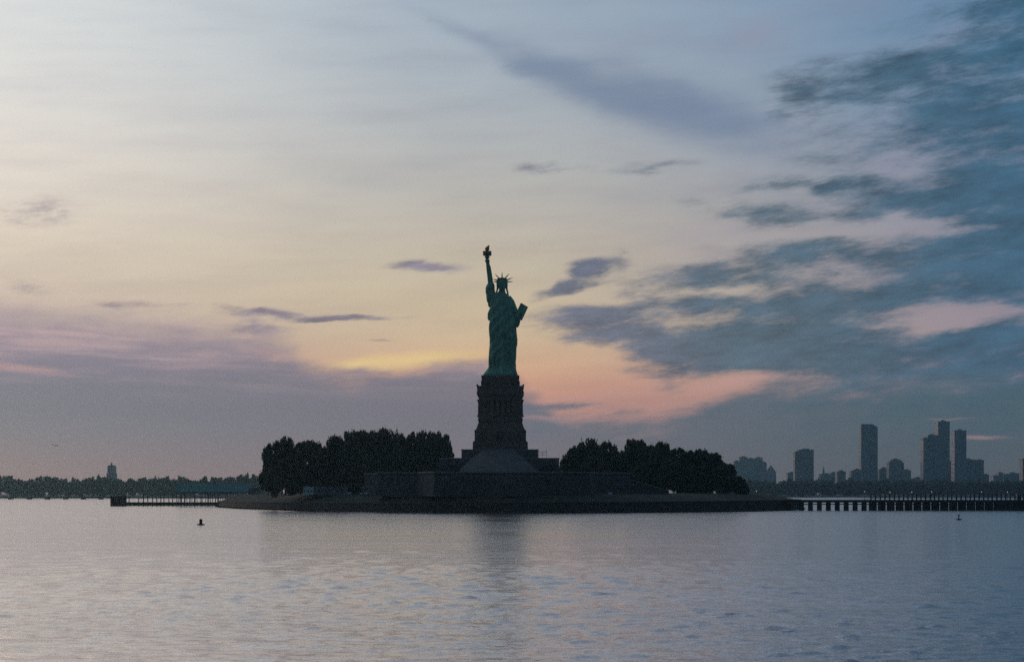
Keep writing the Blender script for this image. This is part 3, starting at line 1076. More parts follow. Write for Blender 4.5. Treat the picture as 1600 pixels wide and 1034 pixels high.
    mb.ellipsoid((sx_(814), -16 * SC, sz_(490.5)), (2.6 * SC, 2.2 * SC, 2.6 * SC), 12, 8)
    for k in range(4):
        mb.tube([px_(813 + k * 1.1, 491.5 - k * .5, -16, .8), px_(813.8 + k * 1.1, 489 - k * .6, -17.2, .75), px_(814.5 + k * 1.1, 486.8 - k * .7, -16.6, .6)], 8)
    # neck, head, face
    mb.tube([px_(784.3, 462, 0, 6.6), px_(784.4, 457, 0, 5.0), px_(784.5, 452, 0, 4.8), px_(784.5, 446, 0, 4.8)], 16)
    c = (784.5, 443.8)
    mb.ellipsoid((sx_(c[0]), -0.4 * SC, sz_(c[1] - 1)), (7.2 * SC, 8.6 * SC, 9.6 * SC), 24, 16)
    mb.ellipsoid((sx_(c[0]), -2.6 * SC, sz_(c[1] + 5.5)), (5.2 * SC, 5.6 * SC, 6.2 * SC), 20, 12)     # jaw
    mb.tube([px_(784.5, 441.5, -8.2, .9), px_(784.5, 445, -9.4, 1.1), px_(784.5, 447.2, -9.8, 1.35), px_(784.5, 448.2, -8.4, .9)], 8)   # nose
    for s in (-1, 1):
        mb.tube([px_(784.5 + s * 1.2, 441.6, -8.3, .7), px_(784.5 + s * 3.4, 441.0, -7.9, .8), px_(784.5 + s * 5.4, 442.2, -6.2, .6)], 8)   # brow
        mb.ellipsoid((sx_(784.5 + s * 3.0), -7.1 * SC, sz_(443.6)), (1.5 * SC, .9 * SC, .7 * SC), 10, 8)    # eye
        mb.tube([px_(784.5 + s * .2, 450.3, -8.0, .65), px_(784.5 + s * 1.6, 450.3, -7.6, .6), px_(784.5 + s * 2.6, 450.6, -6.8, .35)], 8)   # lips
        # wavy hair at the temples and locks behind the neck
        mb.tube([px_(784.5 + s * 5, 436, -4.5, 2.0), px_(784.5 + s * 6.8, 440, -2.6, 2.0), px_(784.5 + s * 7.0, 445, -0.6, 2.0), px_(784.5 + s * 6.8, 450, 1.5, 1.8)], 10)
    mb.tube([px_(778.6, 447, 2, 2.0), px_(777.0, 452, 2.4, 1.5), px_(775.8, 456, 2.0, 1.3), px_(776.0, 460, 1.4, 1.2)], 10)
    mb.tube([px_(790.6, 447, 2, 2.0), px_(792.0, 452, 2.4, 1.5), px_(793.2, 457, 2.0, 1.4), px_(794.0, 462, 1.4, 1.3)], 10)
    mb.ellipsoid((sx_(784.5), 6.4 * SC, sz_(445)), (5 * SC, 4 * SC, 5 * SC), 16, 10)      # bun
    # feet at the plinth
    mb.tube([px_(776, 583.5, -14, 1.2), px_(776, 583.2, -17.6, 1.6), px_(775.5, 583.8, -19.4, 1.1)], 10)
    mb.tube([px_(792, 583.5, -12, 1.2), px_(793, 583.2, -16, 1.6), px_(793.5, 583.8, -18, 1.1)], 10)
    me = mb.mesh('figure_raw')
    bm = bmesh.new(); bm.from_mesh(me); bmesh.ops.recalc_face_normals(bm, faces=bm.faces); bm.to_mesh(me); bm.free()
    o = bpy.data.objects.new('figure_raw', me)
    COL.objects.link(o)
    md = o.modifiers.new('fuse', 'REMESH')
    md.mode = 'VOXEL'
    md.voxel_size = 0.115
    dg = bpy.context.evaluated_depsgraph_get()
    dg.update()
    me2 = bpy.data.meshes.new_from_object(o.evaluated_get(dg))
    bpy.data.objects.remove(o)
    bpy.data.meshes.remove(me)
    me2.name = 'figure'
    me2.materials.clear()
    bm = bmesh.new(); bm.from_mesh(me2)
    bmesh.ops.smooth_vert(bm, verts=bm.verts, factor=0.4, use_axis_x=True, use_axis_y=True, use_axis_z=True)
    bm.to_mesh(me2); bm.free()
    return link('figure', me2, 'copper', stat, True)


build_figure()
# plinth under the feet
MB().loft([[(sx_(782.3) + a * 26.6 * SC, b * 24 * SC, z) for a, b in ((-1, -1), (1, -1), (1, 1), (-1, 1))] for z in (0.0, sz_(585.6))]).build('foot_plate', 'copper', stat)
# crown with seven rays
crown = MB()
c0 = Vector((sx_(784.5), 0, sz_(437.2)))
ringp = []
for rr, zz in ((7.3, -1.3), (8.0, -1.0), (8.1, 0.7), (7.6, 1.3), (6.9, 1.0), (6.9, -1.2)):
    ringp.append([(c0.x + rr * SC * math.cos(2 * PI * j / 36), rr * 1.08 * SC * math.sin(2 * PI * j / 36) - .3 * SC, c0.z + zz * SC + 1.0 * SC * math.sin(2 * PI * j / 36) * -1.0) for j in range(36)])
for k in range(6):
    crown.loft([ringp[k], ringp[(k + 1) % 6]], cap=False)
crown = crown.build('crown', 'copper', stat, True)
cc = Vector((sx_(784.5), -1.5 * SC, sz_(440.6)))
for tx, ty, td in ((784.5, 425.6, -5), (795.6, 428.0, -4), (801.8, 434.0, -2.5), (802.4, 440.0, 0), (773.2, 428.0, -4), (769.6, 436.2, -2), (770.0, 440.2, 0)):
    tip = Vector((sx_(tx), td * SC, sz_(ty)))
    d = (tip - cc).normalized()
    b0 = cc + d * 7.4 * SC
    mid = b0.lerp(tip, 0.5)
    m_ = MB().tube([(*b0, .24), (*mid, .17), (*tip, .03)], 6)
    o = m_.build('ray', 'copper', crown)
# row of crown windows
for k in range(9):
    a = -PI / 2 + (k - 4) * 0.24
    r = 8.05 * SC
    x, y = c0.x + r * math.cos(a), r * 1.08 * math.sin(a) - .3 * SC
    z = c0.z - SC * math.sin(a)
    MB().box(x - .13, x + .13, y - .1, y + .1, z - .18, z + .18).build('window', 'dark_void', crown)
# torch
torch = thing('torch', None, None)
torch.parent = stat
tx0, ty0 = 761.2, 0
tp = lambda prof, n=18: MB().lathe([(r * SC, sz_(y)) for y, r in prof], (sx_(tx0), 0), n)
tp([(414, .7), (412, 1.5), (408, 1.8), (404, 2.3), (402.5, 3.9), (401.6, 4.1), (401.2, 3.0), (399.6, 3.9), (399.2, 4.8)]).build('handle', 'torch_glow_tint', torch, True)
tp([(399.19, 6.6), (398.2, 6.9), (397.6, 6.9), (397.5, 6.2)]).build('balcony', 'torch_glow_tint', torch)
m_ = MB()
for j in range(14):
    a = 2 * PI * j / 14
    m_.tube([(sx_(tx0) + 6.3 * SC * math.cos(a), 6.3 * SC * math.sin(a), sz_(397.6), .07), (sx_(tx0) + 6.5 * SC * math.cos(a), 6.5 * SC * math.sin(a), sz_(393.6), .07)], 5)
m_.loft([[(sx_(tx0) + r * SC * math.cos(2 * PI * j / 20), r * SC * math.sin(2 * PI * j / 20), sz_(y)) for j in range(20)] for y, r in ((394.2, 6.3), (393.2, 6.9), (392.7, 6.7), (392.8, 6.0), (394.1, 6.2))], cap=False)
m_.loft([[(sx_(tx0) + r * SC * math.cos(2 * PI * j / 20), r * SC * math.sin(2 * PI * j / 20), sz_(y)) for j in range(20)] for y, r in ((397.4, 6.4), (394.3, 6.5))], cap=False)
m_.build('balustrade', 'torch_glow_tint', torch)
tp([(397.4, 3.0), (395, 2.6), (393, 1.9), (391.6, 1.7), (391.2, 3.0), (390.4, 3.4), (390.0, 3.0)]).build('lantern', 'torch_glow_tint', torch, True)
m_ = MB()
rings = []
for y, r, off in ((390.2, 2.6, 0), (389, 3.4, -.2), (387.8, 3.5, -.2), (386.6, 3.0, .4), (385.4, 2.2, 1.3), (384.2, 1.3, 2.3), (382.8, .15, 3.1)):
    rings.append([(sx_(tx0 + off) + r * SC * math.cos(2 * PI * j / 16 + y * .25) * (1 + .12 * math.cos(4 * 2 * PI * j / 16)), r * SC * math.sin(2 * PI * j / 16 + y * .25), sz_(y)) for j in range(16)])
m_.loft(rings).build('flame', 'gold', torch, True)
# tablet
A = Vector((sx_(813.6), -13 * SC, sz_(474.7)))
wv_ = Vector((9.8 * SC, -2.0, -6.9 * SC))
hv_ = Vector((-2.2, 1.2, -4.6))
nv_ = wv_.cross(hv_).normalized() * 0.6
vs = [A + wv_ * i + hv_ * j + nv_ * k for k in (0, 1) for i, j in ((0, 0), (1, 0), (1, 1), (0, 1))]
m_ = MB().add(vs, [(0, 3, 2, 1), (4, 5, 6, 7), (0, 1, 5, 4), (1, 2, 6, 5), (2, 3, 7, 6), (3, 0, 4, 7)])
m_.build('tablet', 'copper', stat)


# ------------------------------------------------------------------ trees
def crown_mesh(name, seed, nblob, nleaf, leaf, flat=1.0, skirt=0.0, tufts=0):
    """unit crown: radius about 1 sideways, z from 0 (bottom) to 1 (top), scaled by the object"""
    r = np.random.default_rng(seed)
    V, Fc = [], []
    blobs = [(0.0, 0.0, 0.5, 0.55)]
    for i in range(nblob):
        a = 2 * PI * (i * 0.618 + 0.1 * r.random())
        zz = -0.75 + 1.7 * ((i + r.random()) / nblob)          # low to high over the dome
        zz = min(0.93, zz)
        rr = math.sqrt(max(0.0, 1 - zz * zz))
        d = 0.60 + 0.26 * r.random()
        if zz < 0:
            rr = max(rr, 0.8 + 0.2 * skirt)
        br_ = (0.28 + 0.15 * r.random()) if i % 3 == 0 else (0.15 + 0.12 * r.random())
        blobs.append((d * rr * math.cos(a), d * rr * math.sin(a), 0.5 + 0.5 * d * zz * 1.1, br_))
    for i in range(tufts):
        a = r.random() * 2 * PI
        d = 0.65 * r.random() ** .5
        blobs.append((d * math.cos(a), d * math.sin(a), 0.5 + 0.45 * math.sqrt(1 - d * d), 0.13 + .07 * r.random()))
    w = np.array([b[3] ** 2 for b in blobs]); w /= w.sum()
    pick = r.choice(len(blobs), nleaf, p=w)
    for k in pick:
        bx, by, bz, br = blobs[k]
        n = r.normal(size=3); n /= np.linalg.norm(n)
        rad = br * (0.55 + 0.5 * r.random() ** 0.6)
        if r.random() < 0.10:
            rad *= 1.1 + 0.35 * r.random()
        c = np.array([bx, by, bz]) + n * rad * np.array([1, 1, 0.5])
        u = r.normal(size=3); u /= np.linalg.norm(u)
        t = np.cross(u, n + 0.5 * r.normal(size=3)); t /= np.linalg.norm(t) + 1e-9
        s = leaf * (0.6 + 0.8 * r.random())
        o = len(V)
        V += [c - u * s, c + t * s * 0.7 , c + u * s, c - t * s * 0.7]
        Fc.append((o, o + 1, o + 2, o + 3))
    V = np.array(V)
    V[:, 2] = np.clip(V[:, 2], 0.0, None)
    me = bpy.data.meshes.new(name)
    me.from_pydata([tuple(v) for v in V], [], Fc)
    me.materials.append(MAT['leaf'])
    return me


def trunk_mesh(name, seed):
    """unit trunk: height 1"""
    r = random.Random(seed)
    mb = MB()
    mb.tube([(0, 0, -0.03, .026), (0, 0, 0.02, .020), (.005, .005, .25, .016), (.01, 0, .5, .011), (.0, .01, .8, .004)], 8)
    for k in range(7):
        a = r.random() * 2 * PI
        z = 0.25 + 0.07 * k
        l = 0.28 - 0.02 * k
        mb.tube([(0, 0, z, .009), (math.cos(a) * l * .5, math.sin(a) * l * .5, z + l * .55, .006), (math.cos(a) * l, math.sin(a) * l, z + l * .85, .002)], 6)
    me = mb.mesh(name)
    me.materials.append(MAT['bark'])
    return me


NEAR = [crown_mesh('crown_a', 11, 30, 7000, 0.045, tufts=5), crown_mesh('crown_b', 12, 34, 7000, 0.045, tufts=7), crown_mesh('crown_c', 13, 27, 7000, 0.045, tufts=4),
        crown_mesh('crown_d', 14, 36, 7000, 0.045, tufts=9), crown_mesh('crown_e', 15, 31, 7000, 0.045, skirt=.4, tufts=6)]
SKIRT = [crown_mesh('skirt_a', 31, 16, 5500, 0.05, skirt=.9, tufts=4), crown_mesh('skirt_b', 32, 18, 5500, 0.05, skirt=.9, tufts=5)]
FAR = [crown_mesh('far_crown_a', 21, 10, 520, 0.13, skirt=.6), crown_mesh('far_crown_b', 22, 12, 520, 0.13, skirt=.6), crown_mesh('far_crown_c', 23, 9, 520, 0.13, skirt=.6), crown_mesh('far_crown_d', 24, 8, 480, 0.13, skirt=.8)]
TRUNKS = [trunk_mesh('trunk_a', 1), trunk_mesh('trunk_b', 2), trunk_mesh('trunk_c', 3)]
tr_rnd = random.Random(5)


def tree(name, x, ytop, rpx, Y, gz, label, protos, group=None, low=0.24, cat='tree', idx=0, wide=1.12):
    zt = PZ(ytop, Y)
    H = zt - gz
    rad = rpx * mpp(Y)
    t = thing(name, label, cat, (PX(x, Y), Y, gz), group, tr_rnd.random() * 6.28)
    tk = link('trunk', TRUNKS[idx % 3], None, t)
    tk.scale = (H * .8, H * .8, H * 0.9)
    cr = link('crown', protos[idx % len(protos)], None, t)
    z0 = H * low
    cr.scale = (rad * wide, rad * wide, (H - z0) * 1.0)
    cr.location = (0, 0, z0)
    cr.scale.x *= tr_rnd.uniform(.86, 1.14)
    cr.scale.y *= tr_rnd.uniform(.86, 1.14)
    cr.rotation_euler = (tr_rnd.uniform(-.07, .07), tr_rnd.uniform(-.07, .07), 0)
    return t


ordn = ['first', 'second', 'third', 'fourth', 'fifth', 'sixth', 'seventh', 'eighth', 'ninth', 'tenth', 'eleventh', 'twelfth', 'thirteenth', 'fourteenth', 'fifteenth']
left = [(428, 694, 14, 606), (446, 684, 18, 614), (478, 689, 22, 604), (500, 693, 15, 612), (529, 683, 19, 610), (560, 673, 24, 655), (590, 675, 21, 660),
        (613, 671, 22, 655), (645, 677, 22, 662), (668, 674, 20, 655), (688, 677, 19, 665)]
for i, (x, y, r, Y) in enumerate(left):
    tree('broadleaf_tree', x, y, r, Y, 5.9, 'tall dark broadleaf tree, %s crown from the left in the left grove' % ordn[i], NEAR, 'trees of the left grove', 0.12, idx=i * 3 + i // 2, wide=1.22)
right = [(898, 697, 16, 655), (922, 687, 23, 662), (950, 691, 20, 655), (990, 687, 18, 665), (1013, 697, 17, 650), (1037, 691, 21, 640), (1066, 701, 20, 630),
         (1093, 703, 21, 634), (1114, 708, 17, 628), (1133, 724, 15, 624)]
for i, (x, y, r, Y) in enumerate(right):
    tree('broadleaf_tree', x, y, r, Y, 5.9, 'tall dark broadleaf tree, %s crown from the left in the right grove' % ordn[i], NEAR, 'trees of the right grove', 0.12, idx=i * 2 + 1, wide=1.22)
under = [(419, 728, 15, 612, 'low dark tree at the left end of the left grove above the sea wall'), (440, 722, 20, 600, 'low bushy tree left of the white cabin'),
         (470, 726, 24, 612, 'low bushy tree right behind the white cabin'), (505, 724, 24, 614, 'low bushy tree behind the long grey shed'), (540, 722, 22, 612, 'low bushy tree at the left corner of the fort'),
         (575, 712, 24, 648, 'lower tree behind the left end of the fort wall'), (620, 708, 26, 648, 'lower tree behind the left part of the fort wall, middle of three'), (665, 706, 24, 648, 'lower tree behind the fort nearest the terrace on the left'),
         (888, 714, 14, 648, 'lower tree behind the fort nearest the terrace on the right'), (930, 712, 26, 646, 'lower tree behind the right part of the fort wall'), (975, 710, 24, 640, 'lower tree behind the right end of the fort wall'),
         (1015, 722, 24, 618, 'low bushy tree beside the ramp right of the fort'), (1052, 726, 24, 612, 'low bushy tree in the middle of the right grove front'), (1090, 728, 24, 612, 'low bushy tree right of the middle in the right grove front'),
         (1122, 732, 22, 610, 'low bushy tree near the right end of the right grove front'), (1150, 744, 16, 616, 'low dark tree at the right end of the right grove'), (1162, 756, 10, 618, 'small dark bush at the right tip of the right grove'),
         (1072, 757, 14, 607, 'dark bush at the lawn edge, left of the pair below the right grove'), (1100, 757, 14, 607, 'dark bush at the lawn edge, right of the pair below the right grove'), (457, 757, 9, 604, 'small dark bush against the left end of the white cabin'), (552, 757, 9, 600, 'small dark bush between the grey shed and the fort')]
for i, (x, y, r, Y, lab) in enumerate(under):
    tree('low_tree' if r > 14 else 'bush', x, y, r, Y, 5.8, lab, SKIRT, 'low trees on the island', -0.10, idx=i)

fr_ = random.Random(8)
# far shores: dark belts of trees
x = -60
i = 0
while x < 430:
    y = 746 + fr_.uniform(-3.5, 4.0) - (7 * max(0, (x - 330) / 90.0))
    tree('shore_tree', x, y + fr_.choice((0, 0, 0, 4, 6)), fr_.uniform(8, 17), fr_.uniform(2060, 2110), 1.9, 'distant hazy tree in the belt along the left far shore', FAR, 'trees along the left far shore', 0.0, idx=fr_.randrange(12), wide=1.45)
    x += fr_.uniform(8, 14)
x = -50
while x < 430:
    tree('shore_tree', x, 745 + fr_.uniform(-1.5, 4.5), fr_.uniform(9, 14), fr_.uniform(2700, 2900), 2.0, 'paler hazy tree behind the belt along the left far shore', FAR, 'second row of trees on the left far shore', 0.0, idx=fr_.randrange(12), wide=1.45)
    x += fr_.uniform(16, 26)
x = 1130
while x < 1670:
    tree('shore_tree', x, 753 + fr_.uniform(-4, 4), fr_.uniform(8, 12), fr_.uniform(2520, 2580), 1.9, 'distant dark tree in the belt below the far towers', FAR, 'trees along the right far shore', 0.0, idx=fr_.randrange(12), wide=1.45)
    x += fr_.uniform(7, 12)
x = 1140
while x < 1670:
    tree('shore_tree', x, 749 + fr_.uniform(-2.5, 4), fr_.uniform(8, 12), fr_.uniform(3000, 3200), 2.0, 'paler tree behind the dark belt below the far towers', FAR, 'second row of trees on the right far shore', 0.0, idx=fr_.randrange(12), wide=1.45)
    x += fr_.uniform(12, 22)


# ------------------------------------------------------------------ far towers
def tower(name, label, Y, parts, mat, cat='tower', extra=None, rz=0.0, group='far skyline buildings'):
    """parts: (x0, x1, ytop, depth) in photo pixels across, metres deep"""
    xc = (min(p[0] for p in parts) + max(p[1] for p in parts)) / 2
    t = thing(name, label, cat, (PX(xc, Y), Y, 2.1), group)
    for k, p in enumerate(parts):
        x0, x1 = (p[0] - xc) * mpp(Y), (p[1] - xc) * mpp(Y)
        z = PZ(p[2], Y) - 2.1
        y0 = p[4] if len(p) > 4 else 0.0
        d = p[3]
        m_ = MB()
        if len(p) > 5:                          # chamfered top right corner
            m_.box(x0, x1, y0, y0 + d, 0, z - p[5] * mpp(Y))
            m_.add([(x0, y0, z - p[5] * mpp(Y)), (x1, y0, z - p[5] * mpp(Y)), (x0 + (x1 - x0) * .68, y0, z), (x0, y0, z),
                    (x0, y0 + d, z - p[5] * mpp(Y)), (x1, y0 + d, z - p[5] * mpp(Y)), (x0 + (x1 - x0) * .68, y0 + d, z), (x0, y0 + d, z)],
                   [(0, 1, 2, 3), (4, 7, 6, 5), (3, 2, 6, 7), (1, 5, 6, 2), (0, 3, 7, 4)])
        else:
            m_.box(x0, x1, y0, y0 + d, 0, z)
        b = m_.build('shaft', mat, t)
        w = x1 - x0
        if w > 12 and len(p) <= 5:
            MB().box(x0 + w * .3, x0 + w * .72, y0 + d * .25, y0 + d * .7, z, z + 2.6).build('roof_plant', 'roof_plant', b)
            MB().box(x0 - .3, x1 + .3, y0 - .3, y0 + d + .3, z - 3.2, z - 2.0).build('roof_band', 'roof_plant', b)
        nf = max(2, int(w / 7))
        if z > 30:
            for j in range(1, nf):               # vertical piers on the face
                xx = x0 + w * j / nf
                MB().box(xx - .45, xx + .45, y0 - .7, y0 - .002, 0, z - 4.5 - (p[5] * mpp(Y) if len(p) > 5 else 0)).build('pier', mat, b)
    return t


T = 4600
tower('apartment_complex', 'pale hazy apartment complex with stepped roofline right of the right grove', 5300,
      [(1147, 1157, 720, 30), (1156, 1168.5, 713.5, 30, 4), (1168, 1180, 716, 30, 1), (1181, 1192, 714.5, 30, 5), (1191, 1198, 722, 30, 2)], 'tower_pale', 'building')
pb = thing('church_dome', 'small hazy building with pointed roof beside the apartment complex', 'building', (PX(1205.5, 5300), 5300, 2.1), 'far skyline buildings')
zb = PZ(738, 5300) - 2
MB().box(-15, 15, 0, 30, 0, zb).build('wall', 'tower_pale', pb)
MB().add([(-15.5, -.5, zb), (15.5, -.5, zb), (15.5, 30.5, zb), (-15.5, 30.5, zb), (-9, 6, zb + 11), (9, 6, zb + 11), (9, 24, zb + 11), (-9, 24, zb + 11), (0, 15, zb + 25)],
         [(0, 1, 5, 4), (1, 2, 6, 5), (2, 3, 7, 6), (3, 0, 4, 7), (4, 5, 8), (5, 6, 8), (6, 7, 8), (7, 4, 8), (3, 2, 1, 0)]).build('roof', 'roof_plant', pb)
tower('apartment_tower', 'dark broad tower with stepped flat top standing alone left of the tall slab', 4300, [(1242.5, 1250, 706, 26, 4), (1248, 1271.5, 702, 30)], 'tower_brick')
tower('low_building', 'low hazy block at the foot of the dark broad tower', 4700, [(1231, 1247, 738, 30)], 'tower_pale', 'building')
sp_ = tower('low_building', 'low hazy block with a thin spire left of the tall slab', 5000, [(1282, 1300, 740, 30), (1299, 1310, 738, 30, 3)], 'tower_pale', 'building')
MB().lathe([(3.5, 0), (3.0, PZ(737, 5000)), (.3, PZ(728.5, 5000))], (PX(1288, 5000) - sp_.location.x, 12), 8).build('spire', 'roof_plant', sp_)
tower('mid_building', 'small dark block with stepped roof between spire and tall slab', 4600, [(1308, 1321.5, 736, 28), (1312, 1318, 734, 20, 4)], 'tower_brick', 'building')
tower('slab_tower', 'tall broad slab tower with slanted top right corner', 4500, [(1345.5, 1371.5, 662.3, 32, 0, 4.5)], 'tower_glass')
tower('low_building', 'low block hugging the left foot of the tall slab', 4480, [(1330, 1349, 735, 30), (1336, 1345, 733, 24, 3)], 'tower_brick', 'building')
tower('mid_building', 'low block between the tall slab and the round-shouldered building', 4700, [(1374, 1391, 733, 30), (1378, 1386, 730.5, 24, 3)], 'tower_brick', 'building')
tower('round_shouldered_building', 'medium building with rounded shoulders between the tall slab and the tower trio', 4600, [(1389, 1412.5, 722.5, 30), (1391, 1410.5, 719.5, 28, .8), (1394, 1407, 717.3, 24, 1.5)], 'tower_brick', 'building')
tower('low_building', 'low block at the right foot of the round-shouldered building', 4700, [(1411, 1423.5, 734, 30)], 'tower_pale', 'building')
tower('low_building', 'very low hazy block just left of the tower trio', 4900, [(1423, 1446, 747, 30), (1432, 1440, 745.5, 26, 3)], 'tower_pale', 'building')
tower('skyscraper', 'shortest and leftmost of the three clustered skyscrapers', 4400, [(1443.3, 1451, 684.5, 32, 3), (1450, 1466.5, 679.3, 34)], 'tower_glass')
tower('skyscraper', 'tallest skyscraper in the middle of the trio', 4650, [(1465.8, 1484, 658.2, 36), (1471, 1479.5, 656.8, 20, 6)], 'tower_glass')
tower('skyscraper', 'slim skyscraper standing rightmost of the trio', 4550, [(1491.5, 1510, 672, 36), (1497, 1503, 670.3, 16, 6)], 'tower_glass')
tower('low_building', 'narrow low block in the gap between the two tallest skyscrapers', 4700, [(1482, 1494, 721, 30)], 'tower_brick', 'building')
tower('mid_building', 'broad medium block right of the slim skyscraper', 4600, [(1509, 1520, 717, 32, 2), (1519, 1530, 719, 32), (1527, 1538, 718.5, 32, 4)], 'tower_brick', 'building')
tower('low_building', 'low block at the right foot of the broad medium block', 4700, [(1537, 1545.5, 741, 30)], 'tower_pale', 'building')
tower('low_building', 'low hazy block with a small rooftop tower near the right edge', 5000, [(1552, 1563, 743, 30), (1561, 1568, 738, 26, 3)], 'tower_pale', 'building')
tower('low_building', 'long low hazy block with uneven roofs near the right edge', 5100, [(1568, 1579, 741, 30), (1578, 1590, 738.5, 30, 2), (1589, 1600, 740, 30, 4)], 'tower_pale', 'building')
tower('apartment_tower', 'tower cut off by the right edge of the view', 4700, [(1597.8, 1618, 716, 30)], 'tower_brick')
# tower on the left far shore
Y = 3300
lt = thing('memorial_tower', 'hazy stepped tower with finial rising above the left far shore', 'tower', (PX(172, Y), Y, 2.0))
q = mpp(Y)
for x0, x1, yt, y0, d in ((165, 182, 747, 0, 22), (166, 179.6, 739, 2, 17), (167.2, 178.4, 727.6, 3.2, 14.5), (168.0, 177.4, 726.6, 4, 12.5)):
    MB().box((x0 - 172) * q, (x1 - 172) * q, y0, y0 + d, 0, PZ(yt, Y) - 2).build('tier', 'tower_pale', lt)
MB().lathe([(2.2, PZ(726.7, Y) - 2), (1.6, PZ(725, Y) - 2), (1.7, PZ(723.5, Y) - 2), (.6, PZ(722.3, Y) - 2)], (.4 * q, 10), 10).build('finial', 'roof_plant', lt)

# ------------------------------------------------------------------ right pier
Yp = 602.0
q = mpp(Yp)
pier = thing('pier', 'long dark pile pier running to the right edge of the view', 'pier', (PX(1235, Yp), Yp, 0))


def pxl(p): return (p - 1235) * q


MB().box(pxl(1228), pxl(1690), 0, 5.0, PZ(784.6, Yp), PZ(780.6, Yp)).build('deck', 'timber', pier)
MB().box(pxl(1232), pxl(1690), .4, .8, PZ(788.0, Yp), PZ(786.7, Yp)).build('beam', 'timber', pier)
MB().box(pxl(1232), pxl(1690), 4.0, 4.4, PZ(788.0, Yp), PZ(786.7, Yp)).build('beam', 'timber', pier)
pile_me = MB().lathe([(.46, -2.0), (.44, .6), (.40, PZ(784.65, Yp))], (0, 0), 8).mesh('pile')
k = 0
x = 1252.5
while x < 1690:
    for dxm in ((0.0,) if x < 1362 else (-0.55, 0.55, 1.25)):
        for dyy in (.6, 4.2):
            o = link('pile', pile_me, 'timber', pier, loc=(pxl(x) + dxm + (.25 if dyy > 1 else -.25), dyy, 0))
    if x < 1362:
        for dyy in (.6, 4.2):
            link('pile', pile_me, 'timber', pier, loc=(pxl(x) + .55, dyy, 0))
    x += 14.0
# stone ramp end joining the island
MB().box(pxl(1226), pxl(1237), -.4, 5.4, -2, PZ(781, Yp)).build('abutment', 'seawall', pier)
post_me = MB().lathe([(.26, 0), (.24, 2.0), (.1, 2.15)], (0, 0), 8).mesh('mooring_post')
x = 1361.0
while x < 1690:
    link('post', post_me, 'timber', pier, loc=(pxl(x), .3, PZ(780.62, Yp)))
    x += 7.0 + (fr_.random() - .5) * 1.2
MB().box(pxl(1361), pxl(1690), .1, .5, PZ(777.2, Yp) - .2, PZ(777.2, Yp) - .05).build('rail', 'timber', pier)
MB().box(pxl(1553), pxl(1690), -.9, -.3, -2, PZ(780.8, Yp)).build('fender_wall', 'timber', pier)
lamp_spots = [(1395, 768.6), (1429, 768.8), (1460.5, 767.8), (1539, 768.2), (1580, 768.6), (1355, 767.6)]
lamp_words = ['second', 'third', 'fourth', 'fifth', 'sixth', 'first']
for (x, y), w_ in zip(lamp_spots, lamp_words):
    base = PZ(780.6, Yp)
    lp = thing('lamp_post', 'slim lamp post with a tiny lit bulb on the pier, %s from the left' % w_, 'lamp post', (PX(x, Yp), Yp + 4.4, base), 'lamps on the pier')
    hgt = PZ(y, Yp) - base
    MB().lathe([(.09, 0), (.06, hgt - .2)], (0, 0), 6).build('pole', 'steel', lp)
    MB().ellipsoid((0, 0, hgt), (.12, .12, .12), 10, 8).build('bulb', 'lamp', lp)
# small hut near the end of the pier
ht = thing('pier_hut', 'small pale hut on the pier close to the right edge', 'hut', (PX(1595, Yp), Yp + 2.5, PZ(780.6, Yp)))
MB().box(-.7, .7, -.7, .7, 0, 1.8).build('wall', 'grey_panel', ht)
MB().box(-.85, .85, -.85, .85, 1.8, 1.95).build('roof', 'steel', ht)
# island lamp by the right tip
lp = thing('lamp_post', 'lone lamp post at the right tip of the island', 'lamp post', (PX(1182, 622), 622, 5.0), 'lamps on the island')
MB().lathe([(.09, 0), (.06, 1.9)], (0, 0), 6).build('pole', 'steel', lp)
MB().ellipsoid((0, 0, 2.0), (.14, .14, .14), 10, 8).build('bulb', 'lamp', lp)

# ------------------------------------------------------------------ left dock with canopy
Yd = 806.0
q = mpp(Yd)
dock = thing('dock', 'long low wooden dock with tall poles reaching out left of the island', 'dock', (PX(173, Yd), Yd, 0))


def dl(p): return (p - 173) * q


MB().box(dl(174), dl(345), 0, 7, .15, PZ(784.2, Yd)).build('deck', 'timber', dock)
MB().box(dl(173), dl(192), -.8, 7.8, -1, PZ(775.2, Yd)).build('bulkhead', 'timber', dock)
MB().box(dl(172.2), dl(192.6), -1.1, 8.0, PZ(775.2, Yd), PZ(774.4, Yd)).build('bulkhead_cap', 'timber', dock)
MB().box(dl(250), dl(345), -.3, 7.2, PZ(786.5, Yd), PZ(784.9, Yd)).build('walkway', 'timber', dock)
pole_me = MB().lathe([(.24, -2), (.22, 4), (.17, PZ(769, Yd))], (0, 0), 7).mesh('dock_pole')
x = 196.0
while x < 345:
    o = link('pole', pole_me, 'timber', dock, loc=(dl(x), -.5 + fr_.choice((0, 0, 8.4)), fr_.uniform(-2.2, 0.2)))
    x += fr_.uniform(4.5, 9.0)
